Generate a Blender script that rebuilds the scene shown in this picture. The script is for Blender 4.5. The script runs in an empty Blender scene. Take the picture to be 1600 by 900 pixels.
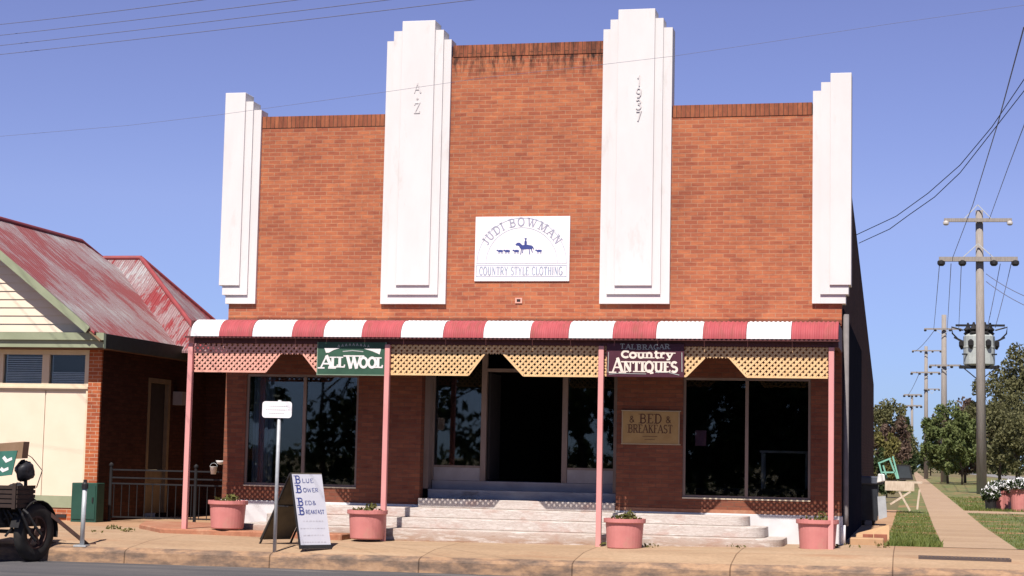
import bpy, bmesh, math, random
from mathutils import Vector, Matrix
R = random.Random(11)
S = bpy.context.scene
COL = S.collection
rad = math.radians

# ------------------------------------------------------------------ camera
ROLL, PITCH, YAW, FPX = 0.0208806, 0.0952646, 0.2206264, 2792.99
CAM = Vector((5.1754, -31.9880, 1.45))
def _axes():
    cy, sy, cp, sp = math.cos(YAW), math.sin(YAW), math.cos(PITCH), math.sin(PITCH)
    fwd = Vector((-sy*cp, cy*cp, sp)); right = Vector((cy, sy, 0)); up = right.cross(fwd)
    cr, sr = math.cos(ROLL), math.sin(ROLL)
    return cr*right+sr*up, -sr*right+cr*up, fwd
AR, AU, AF = _axes()
def at(px, py, X=None, Y=None, Z=None):
    """world point seen at photo pixel (1600 wide) on one world plane"""
    d = AF + AR*((px-800)/FPX) - AU*((py-450)/FPX)
    if X is not None: t = (X-CAM.x)/d.x
    elif Y is not None: t = (Y-CAM.y)/d.y
    else: t = (Z-CAM.z)/d.z
    return CAM + d*t
cd = bpy.data.cameras.new('camera'); cam = bpy.data.objects.new('camera', cd); COL.objects.link(cam)
cd.sensor_width = 36; cd.lens = FPX/1600*36; cd.clip_start = 0.1; cd.clip_end = 8000
cam.matrix_world = Matrix(((AR.x, AU.x, -AF.x, CAM.x), (AR.y, AU.y, -AF.y, CAM.y), (AR.z, AU.z, -AF.z, CAM.z), (0, 0, 0, 1)))
S.camera = cam

# ------------------------------------------------------------------ objects
ORG = {}
def tag(o, label=None, cat=None, group=None, kind=None):
    if label: o['label'] = label
    if cat: o['category'] = cat
    if group: o['group'] = group
    if kind: o['kind'] = kind
    return o
def thing(name, label, cat, loc=(0, 0, 0), group=None):
    o = bpy.data.objects.new(name, None); COL.objects.link(o)
    o.empty_display_size = 0.2; o.location = loc; ORG[o] = Vector(loc)
    return tag(o, label, cat, group)
def children(o): return [c for c in COL.objects if c.parent == o]
def copy_tree(o, parent=None):
    c = o.copy(); COL.objects.link(c)
    if parent is not None: c.parent = parent
    for ch in children(o): copy_tree(ch, c)
    return c

class MB:
    def __init__(s): s.v = []; s.f = []
    def add(s, vs, fs):
        b = len(s.v); s.v += [Vector(p) for p in vs]; s.f += [tuple(i+b for i in f) for f in fs]; return s
    def box(s, x0, x1, y0, y1, z0, z1):
        x0, x1 = min(x0, x1), max(x0, x1); y0, y1 = min(y0, y1), max(y0, y1); z0, z1 = min(z0, z1), max(z0, z1)
        return s.add([(x0,y0,z0),(x1,y0,z0),(x1,y1,z0),(x0,y1,z0),(x0,y0,z1),(x1,y0,z1),(x1,y1,z1),(x0,y1,z1)],
                     [(0,3,2,1),(4,5,6,7),(0,1,5,4),(1,2,6,5),(2,3,7,6),(3,0,4,7)])
    def bar(s, a, b, w, d, up=(0, 0, 1)):
        a, b = Vector(a), Vector(b); t = (b-a).normalized(); u = Vector(up)
        x = t.cross(u)
        if x.length < 1e-4: x = t.cross(Vector((0, 1, 0)))
        x.normalize(); y = x.cross(t).normalized(); x *= w/2; y *= d/2
        return s.add([a-x-y, a+x-y, a+x+y, a-x+y, b-x-y, b+x-y, b+x+y, b-x+y],
                     [(0,1,2,3),(7,6,5,4),(0,4,5,1),(1,5,6,2),(2,6,7,3),(3,7,4,0)])
    def tube(s, pts, rs, n=8, caps=True):
        pts = [Vector(p) for p in pts]
        if not isinstance(rs, (list, tuple)): rs = [rs]*len(pts)
        rings = []; px = None
        for i, p in enumerate(pts):
            t = (pts[min(i+1, len(pts)-1)]-pts[max(i-1, 0)]).normalized()
            if px is None:
                px = t.cross(Vector((0, 0, 1)))
                if px.length < 1e-3: px = t.cross(Vector((0, 1, 0)))
            px = (px-t*px.dot(t)).normalized(); py = t.cross(px)
            rings.append([p+(px*math.cos(2*math.pi*k/n)+py*math.sin(2*math.pi*k/n))*rs[i] for k in range(n)])
        b = len(s.v)
        for r in rings: s.v += r
        for i in range(len(pts)-1):
            for k in range(n):
                k2 = (k+1) % n
                s.f.append((b+i*n+k, b+i*n+k2, b+(i+1)*n+k2, b+(i+1)*n+k))
        if caps:
            s.f.append(tuple(b+k for k in range(n))[::-1]); s.f.append(tuple(b+(len(pts)-1)*n+k for k in range(n)))
        return s
    def lathe(s, c, prof, n=24, cap=True):
        c = Vector(c); b = len(s.v)
        for r, z in prof:
            for k in range(n):
                a = 2*math.pi*k/n; s.v.append(c+Vector((r*math.cos(a), r*math.sin(a), z)))
        for i in range(len(prof)-1):
            for k in range(n):
                k2 = (k+1) % n
                s.f.append((b+i*n+k, b+i*n+k2, b+(i+1)*n+k2, b+(i+1)*n+k))
        if cap:
            s.f.append(tuple(b+k for k in range(n))[::-1]); s.f.append(tuple(b+(len(prof)-1)*n+k for k in range(n)))
        return s
    def prism(s, poly, d):
        d = Vector(d); n = len(poly); b = len(s.v)
        s.v += [Vector(p) for p in poly]+[Vector(p)+d for p in poly]
        s.f.append(tuple(b+i for i in range(n))[::-1]); s.f.append(tuple(b+n+i for i in range(n)))
        for i in range(n):
            j = (i+1) % n; s.f.append((b+i, b+j, b+n+j, b+n+i))
        return s
    def build(s, name, m, parent=None, smooth=False, loc=None, fix=True, bevel=0):
        me = bpy.data.meshes.new(name)
        off = ORG.get(parent, Vector((0, 0, 0))) if parent is not None else Vector(loc or (0, 0, 0))
        me.from_pydata([tuple(p-off) for p in s.v], [], s.f)
        if fix:
            bm = bmesh.new(); bm.from_mesh(me); bmesh.ops.recalc_face_normals(bm, faces=bm.faces)
            if bevel: bmesh.ops.bevel(bm, geom=[e for e in bm.edges], offset=bevel, segments=1, affect='EDGES', clamp_overlap=True)
            bm.to_mesh(me); bm.free()
        me.materials.append(m)
        if smooth:
            for p in me.polygons: p.use_smooth = True
        o = bpy.data.objects.new(name, me); COL.objects.link(o)
        if parent is not None: o.parent = parent
        else: o.location = off
        ORG[o] = off
        return o

# ------------------------------------------------------------------ materials
def newmat(name):
    m = bpy.data.materials.new(name); m.use_nodes = True
    nt = m.node_tree; b = nt.nodes['Principled BSDF']
    return m, nt, b
def N(nt, t, **k):
    n = nt.nodes.new(t)
    for a, v in k.items():
        if a.startswith('i_'):
            key = a[2:].replace('_', ' ')
            n.inputs[int(key) if key.isdigit() else key].default_value = v
        else: setattr(n, a, v)
    return n
def L(nt, a, b): nt.links.new(a, b)
def ramp(nt, fac, stops):
    r = nt.nodes.new('ShaderNodeValToRGB'); e = r.color_ramp.elements
    while len(e) < len(stops): e.new(0.5)
    for i, (p, c) in enumerate(stops):
        e[i].position = p; e[i].color = c if len(c) == 4 else (*c, 1)
    L(nt, fac, r.inputs[0]); return r.outputs[0]
def mixc(nt, fac, a, b, blend='MIX'):
    n = nt.nodes.new('ShaderNodeMix'); n.data_type = 'RGBA'; n.blend_type = blend
    for i, v in ((0, fac), (6, a), (7, b)):
        if hasattr(v, 'is_linked') or hasattr(v, 'links'): L(nt, v, n.inputs[i])
        else: n.inputs[i].default_value = v if i == 0 else (*v, 1)
    return n.outputs[2]
def coords(nt, scale=(1, 1, 1), world=False):
    if world: src = N(nt, 'ShaderNodeNewGeometry').outputs['Position']
    else: src = N(nt, 'ShaderNodeTexCoord').outputs['Object']
    mp = N(nt, 'ShaderNodeMapping'); mp.inputs['Scale'].default_value = scale
    L(nt, src, mp.inputs[0]); return mp.outputs[0]
def noise(nt, vec, scale, detail=5, rough=0.6):
    n = N(nt, 'ShaderNodeTexNoise'); n.inputs['Scale'].default_value = scale; n.inputs['Detail'].default_value = detail
    n.inputs['Roughness'].default_value = rough; L(nt, vec, n.inputs['Vector']); return n.outputs['Fac']
def bump(nt, b, h, strength=0.3, dist=0.01):
    n = N(nt, 'ShaderNodeBump'); n.inputs['Strength'].default_value = strength; n.inputs['Distance'].default_value = dist
    L(nt, h, n.inputs['Height']); L(nt, n.outputs[0], b.inputs['Normal'])
def plain(name, c, c2=None, scale=6, rough=0.7, stretch=(1, 1, 1), bmp=0.15, metal=0, lo=0.35, hi=0.65, world=False, dirt=None, dscale=1.3, dlo=0.55, dhi=0.72, spec=0.3):
    m, nt, b = newmat(name); v = coords(nt, stretch, world)
    f = noise(nt, v, scale)
    c2 = c2 or tuple(x*0.82 for x in c)
    col = ramp(nt, f, [(lo, c), (hi, c2)])
    if dirt:
        g = noise(nt, coords(nt, stretch, world), dscale, 7, 0.7)
        mk = ramp(nt, g, [(dlo, (0, 0, 0)), (dhi, (1, 1, 1))])
        col = mixc(nt, mk, col, dirt)
    L(nt, col, b.inputs['Base Color']); b.inputs['Roughness'].default_value = rough; b.inputs['Metallic'].default_value = metal
    b.inputs['Specular IOR Level'].default_value = spec
    if bmp: bump(nt, b, noise(nt, v, scale*6, 3), bmp, 0.004)
    return m
def brick(name, c1, c2, mortar, soldier=False, stain=0.0, dark=(0.05, 0.03, 0.025), row=0.0765, wid=0.235, streak=0.8, moff=None):
    m, nt, b = newmat(name)
    tc = N(nt, 'ShaderNodeTexCoord').outputs['Object']
    geo = N(nt, 'ShaderNodeNewGeometry')
    sx = N(nt, 'ShaderNodeSeparateXYZ'); L(nt, tc, sx.inputs[0])
    sn = N(nt, 'ShaderNodeSeparateXYZ'); L(nt, geo.outputs['Normal'], sn.inputs[0])
    ab = N(nt, 'ShaderNodeMath', operation='ABSOLUTE'); L(nt, sn.outputs[0], ab.inputs[0])
    gt = N(nt, 'ShaderNodeMath', operation='GREATER_THAN'); gt.inputs[1].default_value = 0.6; L(nt, ab.outputs[0], gt.inputs[0])
    mu = N(nt, 'ShaderNodeMix'); L(nt, gt.outputs[0], mu.inputs[0]); L(nt, sx.outputs[0], mu.inputs[2]); L(nt, sx.outputs[1], mu.inputs[3])
    cb = N(nt, 'ShaderNodeCombineXYZ')
    if soldier: L(nt, sx.outputs[2], cb.inputs[0]); L(nt, mu.outputs[0], cb.inputs[1])
    else: L(nt, mu.outputs[0], cb.inputs[0]); L(nt, sx.outputs[2], cb.inputs[1])
    bt = N(nt, 'ShaderNodeTexBrick'); L(nt, cb.outputs[0], bt.inputs['Vector'])
    bt.inputs['Scale'].default_value = 1; bt.inputs['Brick Width'].default_value = wid; bt.inputs['Row Height'].default_value = row
    bt.inputs['Mortar Size'].default_value = 0.007; bt.inputs['Mortar Smooth'].default_value = 0.15; bt.inputs['Bias'].default_value = -0.1
    bt.inputs['Color1'].default_value = (*c1, 1); bt.inputs['Color2'].default_value = (*c2, 1); bt.inputs['Mortar'].default_value = (*mortar, 1)
    # per-region tint and long horizontal streaks
    mp = N(nt, 'ShaderNodeMapping'); mp.inputs['Scale'].default_value = (2.0, 9, 1) if not soldier else (3, 8, 1); L(nt, cb.outputs[0], mp.inputs[0])
    st = noise(nt, mp.outputs[0], 2.2, 4, 0.65)
    tint = ramp(nt, st, [(0.28, (0.66, 0.60, 0.66)), (0.42, (0.92, 0.9, 0.94)), (0.56, (1.02, 1.02, 1.0)), (0.72, (1.36, 1.28, 1.08))])
    col = mixc(nt, streak, bt.outputs['Color'], mixc(nt, 1.0, bt.outputs['Color'], tint, 'MULTIPLY'))
    bl = noise(nt, tc, 0.75, 7, 0.72)
    col = mixc(nt, 0.55, col, mixc(nt, 1.0, col, ramp(nt, bl, [(0.36, (0.66, 0.64, 0.70)), (0.50, (1.0, 1.0, 1.0)), (0.66, (1.22, 1.20, 1.1))]), 'MULTIPLY'))
    # white efflorescence flecks
    fl = noise(nt, mp.outputs[0], 9, 2, 0.5)
    col = mixc(nt, ramp(nt, fl, [(0.72, (0, 0, 0)), (0.80, (0.35, 0.35, 0.35))]), col, (0.55, 0.40, 0.30))
    if stain:
        sg = N(nt, 'ShaderNodeMapping'); sg.inputs['Scale'].default_value = (5, 1.2, 1.2); L(nt, tc, sg.inputs[0])
        n2 = noise(nt, sg.outputs[0], 1.6, 6, 0.7)
        mr = N(nt, 'ShaderNodeMapRange'); L(nt, sx.outputs[2], mr.inputs[0])
        mr.inputs[1].default_value = moff[0]; mr.inputs[2].default_value = moff[1]; mr.inputs[3].default_value = 0; mr.inputs[4].default_value = stain
        ml = N(nt, 'ShaderNodeMath', operation='MULTIPLY'); L(nt, mr.outputs[0], ml.inputs[0])
        L(nt, ramp(nt, n2, [(0.44, (0, 0, 0)), (0.60, (1, 1, 1))]), ml.inputs[1])
        col = mixc(nt, ml.outputs[0], col, dark)
    L(nt, col, b.inputs['Base Color']); b.inputs['Roughness'].default_value = 0.9; b.inputs['Specular IOR Level'].default_value = 0.08
    iv = N(nt, 'ShaderNodeMath', operation='SUBTRACT'); iv.inputs[0].default_value = 1; L(nt, bt.outputs['Fac'], iv.inputs[1])
    bump(nt, b, iv.outputs[0], 0.4, 0.006)
    return m

M = {}
M['brick'] = brick('red_brick', (0.445, 0.153, 0.076), (0.32, 0.099, 0.058), (0.40, 0.205, 0.125), stain=1.0, moff=(8.45, 8.85))
M['brick_low'] = brick('shade_darkened_brick', (0.235, 0.087, 0.053), (0.175, 0.062, 0.041), (0.15, 0.077, 0.055))  # the upper red brick again, its colour darkened for shade below the awning
M['soldier'] = brick('soldier_brick', (0.36, 0.125, 0.065), (0.26, 0.085, 0.05), (0.13, 0.065, 0.04), soldier=True, row=0.084, wid=9.0, stain=0.8, moff=(7.0, 9.5))
M['brick_brown'] = brick('brown_brick', (0.15, 0.062, 0.04), (0.11, 0.046, 0.032), (0.085, 0.045, 0.032))
M['brick_house'] = brick('house_brick', (0.44, 0.13, 0.055), (0.36, 0.095, 0.045), (0.5, 0.32, 0.22))
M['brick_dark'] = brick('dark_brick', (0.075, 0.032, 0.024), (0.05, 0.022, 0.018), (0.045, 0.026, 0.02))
M['white'] = plain('white_render', (0.72, 0.685, 0.675), (0.68, 0.645, 0.635), 1.1, 0.75, (2.5, 2.5, 0.8), 0.1, dirt=(0.54, 0.50, 0.47), dscale=1.3, dlo=0.57, dhi=0.85)
M['letter_white'] = plain('raised_render', (0.68, 0.64, 0.635), rough=0.8)
M['plinth'] = plain('white_plinth', (0.70, 0.69, 0.70), (0.60, 0.58, 0.58), 2.5, 0.7, dirt=(0.40, 0.30, 0.24), dscale=1.6, dlo=0.6, dhi=0.8)
def step_mat():
    m, nt, b = newmat('peeling_step'); v = coords(nt, (0.8, 1, 6), True)
    n1 = noise(nt, v, 3.0, 9, 0.74); n2 = noise(nt, coords(nt, (1.3, 1, 3), True), 1.1, 6, 0.7)
    col = ramp(nt, n1, [(0.32, (0.66, 0.62, 0.59)), (0.44, (0.58, 0.53, 0.49)), (0.50, (0.44, 0.37, 0.33)), (0.55, (0.60, 0.54, 0.50)), (0.64, (0.46, 0.39, 0.35)), (0.72, (0.25, 0.17, 0.13))])
    col = mixc(nt, ramp(nt, n2, [(0.52, (0, 0, 0)), (0.66, (0.6, 0.6, 0.6))]), col, (0.42, 0.24, 0.19))
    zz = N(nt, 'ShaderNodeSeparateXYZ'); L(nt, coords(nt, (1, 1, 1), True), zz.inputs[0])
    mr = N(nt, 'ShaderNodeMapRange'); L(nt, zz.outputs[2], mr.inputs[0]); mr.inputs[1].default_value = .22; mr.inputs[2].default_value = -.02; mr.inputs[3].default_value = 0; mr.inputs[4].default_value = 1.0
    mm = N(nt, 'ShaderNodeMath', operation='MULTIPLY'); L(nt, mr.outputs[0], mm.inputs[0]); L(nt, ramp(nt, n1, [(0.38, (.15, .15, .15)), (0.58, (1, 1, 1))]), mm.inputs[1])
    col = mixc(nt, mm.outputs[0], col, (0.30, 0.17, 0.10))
    L(nt, col, b.inputs['Base Color']); b.inputs['Roughness'].default_value = 0.85; bump(nt, b, n1, 0.35, 0.01); return m
M['step'] = step_mat()
M['step_grey'] = plain('grey_step', (0.34, 0.35, 0.38), (0.25, 0.25, 0.28), 3, 0.7, (1, 1, 3), dirt=(0.16, 0.14, 0.14))
M['panel_grey'] = plain('grey_panel', (0.36, 0.33, 0.33), (0.30, 0.27, 0.27), 3, 0.6)
M['frame'] = plain('taupe_frame', (0.27, 0.20, 0.17), (0.21, 0.155, 0.13), 5, 0.55, (1, 1, .3))
M['pink'] = plain('pink_paint', (0.72, 0.33, 0.31), (0.66, 0.28, 0.27), 4, 0.5, (1, 1, .4), dirt=(0.45, 0.2, 0.17), dscale=3, dlo=.62, dhi=.8)
M['pot'] = plain('pink_pot', (0.60, 0.235, 0.22), (0.53, 0.195, 0.185), 3, 0.5, (1, 1, 1), dirt=(0.50, 0.28, 0.22), dscale=2.4, dlo=.55, dhi=.8)
M['maroon'] = plain('maroon_beam', (0.11, 0.035, 0.035), rough=0.6)
M['brownboard'] = plain('brown_board', (0.13, 0.06, 0.04), (0.10, 0.045, 0.03), 3, 0.7, (4, 1, .5))
M['red_sheet'] = plain('red_sheet', (0.44, 0.095, 0.105), (0.37, 0.075, 0.085), 2.5, 0.6, (3, 1, 1), 0, dirt=(0.30, 0.085, 0.075), dscale=2.4, dlo=.50, dhi=.7, spec=.2)
M['white_sheet'] = plain('white_sheet', (0.80, 0.77, 0.78), (0.74, 0.71, 0.72), 2, 0.5, (2, 1, 1), 0, dirt=(0.58, 0.53, 0.50), dscale=2.2, dlo=.56, dhi=.8)
M['lat_pink'] = plain('pink_lattice', (0.78, 0.40, 0.31), (0.68, 0.33, 0.26), 8, 0.6)
M['lat_cream'] = plain('cream_lattice', (0.80, 0.53, 0.28), (0.72, 0.46, 0.23), 8, 0.6)
M['grey_pipe'] = plain('grey_pipe', (0.22, 0.20, 0.20), rough=0.8, spec=0.1)
M['navy'] = plain('navy_paint', (0.022, 0.023, 0.034), (0.017, 0.018, 0.027), 2, 0.9, spec=0.0)
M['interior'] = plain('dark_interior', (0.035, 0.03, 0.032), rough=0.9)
M['curtain'] = plain('pale_curtain', (0.34, 0.37, 0.44), (0.24, 0.26, 0.32), 3, 0.9, (9, 1, .3))
M['green_sign'] = plain('green_sign_paint', (0.045, 0.11, 0.07), (0.035, 0.085, 0.055), 4, 0.5)
M['green_edge'] = plain('pale_green_edge', (0.22, 0.30, 0.22), rough=0.5)
M['maroon_sign'] = plain('maroon_sign_paint', (0.085, 0.025, 0.04), (0.07, 0.02, 0.032), 4, 0.45)
M['sign_white'] = plain('sign_lettering', (0.80, 0.76, 0.74), (0.74, 0.70, 0.69), 9, 0.6)
M['sign_pale'] = plain('sign_grey_lettering', (0.42, 0.44, 0.42), rough=0.6)
M['cream_letter'] = plain('cream_lettering', (0.84, 0.74, 0.64), rough=0.6)
M['board_white'] = plain('white_board', (0.86, 0.83, 0.84), (0.83, 0.79, 0.80), 3, 0.45, bmp=0.03)
M['grey_ink'] = plain('grey_ink', (0.36, 0.36, 0.46), rough=0.7)
M['pale_ink'] = plain('pale_ink', (0.50, 0.53, 0.62), rough=0.7)
M['blue_ink'] = plain('blue_ink', (0.05, 0.07, 0.26), rough=0.7)
M['faint_ink'] = plain('faint_ink', (0.56, 0.54, 0.60), rough=0.7)
M['box_ink'] = plain('steel_blue_ink', (0.32, 0.38, 0.50), rough=0.7)
M['tan_sign'] = plain('tan_sign', (0.44, 0.29, 0.12), (0.37, 0.23, 0.09), 4, 0.6)
M['brown_ink'] = plain('brown_ink', (0.13, 0.06, 0.035), rough=0.7)
M['galv'] = plain('galvanised', (0.50, 0.52, 0.54), (0.42, 0.44, 0.46), 14, 0.45, metal=0.15)
M['black'] = plain('black_metal', (0.018, 0.018, 0.02), (0.028, 0.026, 0.026), 8, 0.5)
M['tyre'] = plain('tyre_rubber', (0.018, 0.017, 0.017), (0.03, 0.028, 0.027), 12, 0.8)
M['rust'] = plain('rusty_steel', (0.10, 0.05, 0.04), (0.06, 0.035, 0.03), 9, 0.7)
M['bag'] = plain('black_bag', (0.014, 0.014, 0.018), (0.03, 0.03, 0.036), 6, 0.5)
M['card'] = plain('brown_card', (0.30, 0.19, 0.12), (0.24, 0.15, 0.09), 4, 0.8)
M['olive'] = plain('olive_backing', (0.13, 0.11, 0.075), (0.10, 0.085, 0.06), 5, 0.8)
M['cabinet'] = plain('dark_green_paint', (0.022, 0.075, 0.055), (0.018, 0.06, 0.045), 3, 0.55)
M['cream'] = plain('cream_panel', (0.78, 0.66, 0.52), (0.74, 0.62, 0.48), 2, 0.6, bmp=0.05)
M['cream_frame'] = plain('cream_frame', (0.74, 0.62, 0.45), (0.68, 0.56, 0.40), 4, 0.55)
M['sage'] = plain('sage_green', (0.30, 0.33, 0.22), (0.26, 0.29, 0.19), 3, 0.55, (1, 1, 1))
M['darkgreen'] = plain('green_fascia', (0.075, 0.09, 0.07), rough=0.6)
M['soffit'] = plain('timber_soffit', (0.30, 0.20, 0.12), (0.22, 0.14, 0.085), 3, 0.8, (1, 5, 1))
M['blind'] = plain('white_blind', (0.62, 0.62, 0.62), rough=0.6)
M['steel_grey'] = plain('grey_fence_steel', (0.018, 0.018, 0.02), rough=0.5)
M['enamel'] = plain('white_enamel', (0.85, 0.84, 0.82), rough=0.35)
M['wood_pole'] = plain('weathered_timber_pole', (0.33, 0.295, 0.27), (0.235, 0.21, 0.19), 7, 0.85, (4, 4, .3))
M['tank'] = plain('transformer_grey', (0.46, 0.49, 0.47), (0.38, 0.41, 0.40), 3, 0.5)
M['insul'] = plain('porcelain', (0.62, 0.58, 0.56), rough=0.25)
M['wire'] = plain('dark_wire', (0.035, 0.035, 0.045), rough=0.6, bmp=0)
M['wire_pale'] = plain('weathered_wire', (0.17, 0.17, 0.24), rough=0.6, bmp=0)
M['bin'] = plain('dark_bin_plastic', (0.028, 0.032, 0.04), (0.036, 0.04, 0.05), 4, 0.5)
M['bin_grey'] = plain('grey_panel_metal', (0.46, 0.48, 0.50), (0.36, 0.37, 0.40), 3, 0.5)
M['trestle'] = plain('cream_timber', (0.62, 0.52, 0.42), (0.50, 0.40, 0.31), 5, 0.75, (3, 1, 1))
M['mint'] = plain('mint_paint', (0.22, 0.50, 0.40), (0.18, 0.42, 0.34), 6, 0.6)
M['block'] = plain('sandstone_block', (0.50, 0.32, 0.18), (0.42, 0.26, 0.15), 4, 0.85)
M['redbrick_loose'] = plain('loose_brick', (0.35, 0.13, 0.08), (0.28, 0.10, 0.065), 8, 0.85)
M['soil'] = plain('potting_soil', (0.10, 0.06, 0.04), rough=0.95)
M['drain'] = plain('drain_iron', (0.10, 0.075, 0.07), rough=0.7)
M['bark'] = plain('bark', (0.10, 0.075, 0.055), (0.065, 0.048, 0.036), 9, 0.9, (3, 3, .5), 0.3)
M['petal'] = plain('white_petal', (0.85, 0.85, 0.86), rough=0.6, bmp=0)
def leaf(name, a, b2, trans=0.25):
    m, nt, b = newmat(name); v = coords(nt)
    f = noise(nt, v, 1.3, 4, 0.7)
    col = ramp(nt, f, [(0.32, a), (0.68, b2)])
    L(nt, col, b.inputs['Base Color']); b.inputs['Roughness'].default_value = 0.6; b.inputs['Specular IOR Level'].default_value = 0.2
    tr = N(nt, 'ShaderNodeBsdfTranslucent'); L(nt, col, tr.inputs[0])
    mx = N(nt, 'ShaderNodeMixShader'); mx.inputs[0].default_value = trans
    L(nt, b.outputs[0], mx.inputs[1]); L(nt, tr.outputs[0], mx.inputs[2]); L(nt, mx.outputs[0], nt.nodes['Material Output'].inputs[0])
    return m
M['leaf_dark'] = leaf('leaf_dark', (0.030, 0.050, 0.022), (0.070, 0.095, 0.032))
M['leaf_green'] = leaf('leaf_green', (0.085, 0.12, 0.038), (0.18, 0.205, 0.075))
M['leaf_olive'] = leaf('leaf_olive', (0.09, 0.095, 0.042), (0.185, 0.175, 0.08))
M['leaf_yellow'] = leaf('leaf_yellow', (0.12, 0.11, 0.035), (0.20, 0.18, 0.06))
M['leaf_brown'] = leaf('leaf_brown', (0.10, 0.065, 0.05), (0.17, 0.115, 0.085))
M['leaf_orange'] = leaf('leaf_orange', (0.30, 0.13, 0.04), (0.38, 0.19, 0.06))
M['weed'] = leaf('weed_leaf', (0.10, 0.11, 0.03), (0.20, 0.18, 0.06))
M['grass'] = leaf('grass_blade', (0.10, 0.145, 0.03), (0.20, 0.21, 0.06))

def glass_mat(name, tint=(0.75, 0.8, 0.82), f0=0.085):
    m, nt, b = newmat(name); nt.nodes.remove(b)
    t = N(nt, 'ShaderNodeBsdfTransparent'); t.inputs[0].default_value = (*tint, 1)
    g = N(nt, 'ShaderNodeBsdfGlossy'); g.inputs['Roughness'].default_value = 0.015
    fr = N(nt, 'ShaderNodeFresnel'); fr.inputs[0].default_value = (1+math.sqrt(f0))/(1-math.sqrt(f0))
    nz = noise(nt, coords(nt), 0.7, 1); bp = N(nt, 'ShaderNodeBump'); bp.inputs['Strength'].default_value = 0.05; bp.inputs['Distance'].default_value = 0.02
    L(nt, nz, bp.inputs['Height']); L(nt, bp.outputs[0], g.inputs['Normal'])
    mx = N(nt, 'ShaderNodeMixShader'); L(nt, fr.outputs[0], mx.inputs[0]); L(nt, t.outputs[0], mx.inputs[1]); L(nt, g.outputs[0], mx.inputs[2])
    L(nt, mx.outputs[0], nt.nodes['Material Output'].inputs[0]); return m
M['glass'] = glass_mat('shop_glass', f0=0.055)
M['glass_w'] = glass_mat('house_glass', (0.9, 0.92, 0.92), 0.03)

def corr_roof(name, axis):
    """red paint flaking off galvanised corrugated iron; axis = the direction the corrugations run down the slope"""
    m, nt, b = newmat(name)
    along = (0.35, 4.5, 1) if axis == 'x' else (4.5, 0.35, 1)
    v = coords(nt, along)
    n1 = noise(nt, v, 1.5, 10, 0.80)
    n2 = noise(nt, coords(nt, (0.8, 0.8, 0.8)), 0.6, 3, 0.5)
    sc = N(nt, 'ShaderNodeMath', operation='MULTIPLY'); sc.inputs[1].default_value = 0.45; L(nt, n2, sc.inputs[0])
    ad = N(nt, 'ShaderNodeMath', operation='MULTIPLY_ADD'); L(nt, n1, ad.inputs[0]); ad.inputs[1].default_value = .55; L(nt, sc.outputs[0], ad.inputs[2])
    col = ramp(nt, ad.outputs[0], [(0.0, (0.36, 0.065, 0.07)), (0.462, (0.33, 0.05, 0.055)), (0.482, (0.29, 0.06, 0.065)), (0.492, (0.44, 0.40, 0.41)), (0.508, (0.30, 0.06, 0.065)), (0.520, (0.44, 0.40, 0.41)), (0.545, (0.30, 0.08, 0.085)), (0.556, (0.46, 0.43, 0.44)), (1.0, (0.46, 0.44, 0.46))])
    L(nt, col, b.inputs['Base Color']); b.inputs['Roughness'].default_value = 0.55
    wv = N(nt, 'ShaderNodeTexWave', wave_type='BANDS', bands_direction='Y' if axis == 'x' else 'X'); wv.inputs['Scale'].default_value = 2*math.pi/0.12/(2*math.pi)*0.31*1.0
    L(nt, coords(nt), wv.inputs['Vector']); wv.inputs['Scale'].default_value = 2.6
    bump(nt, b, wv.outputs['Fac'], 1.0, 0.06)
    return m
M['roof_x'] = corr_roof('flaking_red_iron', 'x'); M['roof_y'] = corr_roof('flaking_red_iron_front', 'y')

def ground_mat(name, stops, scale, rough=0.9, world_stretch=(1, 1, 1), patch=None, pscale=0.4, plo=0.5, phi=0.62, bmp=0.3, fine=14):
    m, nt, b = newmat(name); v = coords(nt, world_stretch, True)
    n1 = noise(nt, v, scale, 8, 0.65); col = ramp(nt, n1, stops)
    f2 = noise(nt, coords(nt, (1, 1, 1), True), fine, 3, 0.6)
    col = mixc(nt, 0.5, col, mixc(nt, 1.0, col, ramp(nt, f2, [(0.3, (0.75, 0.75, 0.75)), (0.7, (1.2, 1.2, 1.2))]), 'MULTIPLY'))
    if patch:
        n2 = noise(nt, coords(nt, world_stretch, True), pscale, 6, 0.65)
        col = mixc(nt, ramp(nt, n2, [(plo, (0, 0, 0)), (phi, (1, 1, 1))]), col, patch)
    L(nt, col, b.inputs['Base Color']); b.inputs['Roughness'].default_value = rough
    bump(nt, b, f2, bmp, 0.01); return m
M['pave'] = ground_mat('tan_pavement', [(0.3, (0.47, 0.33, 0.215)), (0.5, (0.425, 0.29, 0.182)), (0.7, (0.36, 0.235, 0.145))], 0.9, world_stretch=(.5, 1.6, 1), patch=(0.36, 0.185, 0.10), pscale=0.55, plo=.55, phi=.75)
def add_joints(m, w, h, strength, width=0.012):
    nt = m.node_tree; b = nt.nodes['Principled BSDF']; src = b.inputs['Base Color'].links[0].from_socket
    bt = N(nt, 'ShaderNodeTexBrick'); L(nt, coords(nt, (1, 1, 0.0001), True), bt.inputs['Vector']); bt.offset = 0.0
    bt.inputs['Scale'].default_value = 1; bt.inputs['Brick Width'].default_value = w; bt.inputs['Row Height'].default_value = h; bt.inputs['Mortar Size'].default_value = width; bt.inputs['Mortar Smooth'].default_value = .4
    bt.inputs['Color1'].default_value = (1, 1, 1, 1); bt.inputs['Color2'].default_value = (.90, .88, .87, 1); bt.inputs['Mortar'].default_value = (strength, strength*.92, strength*.85, 1)
    L(nt, mixc(nt, 1.0, src, bt.outputs['Color'], 'MULTIPLY'), b.inputs['Base Color'])
add_joints(M['pave'], 2.45, 50, .45)
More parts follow.
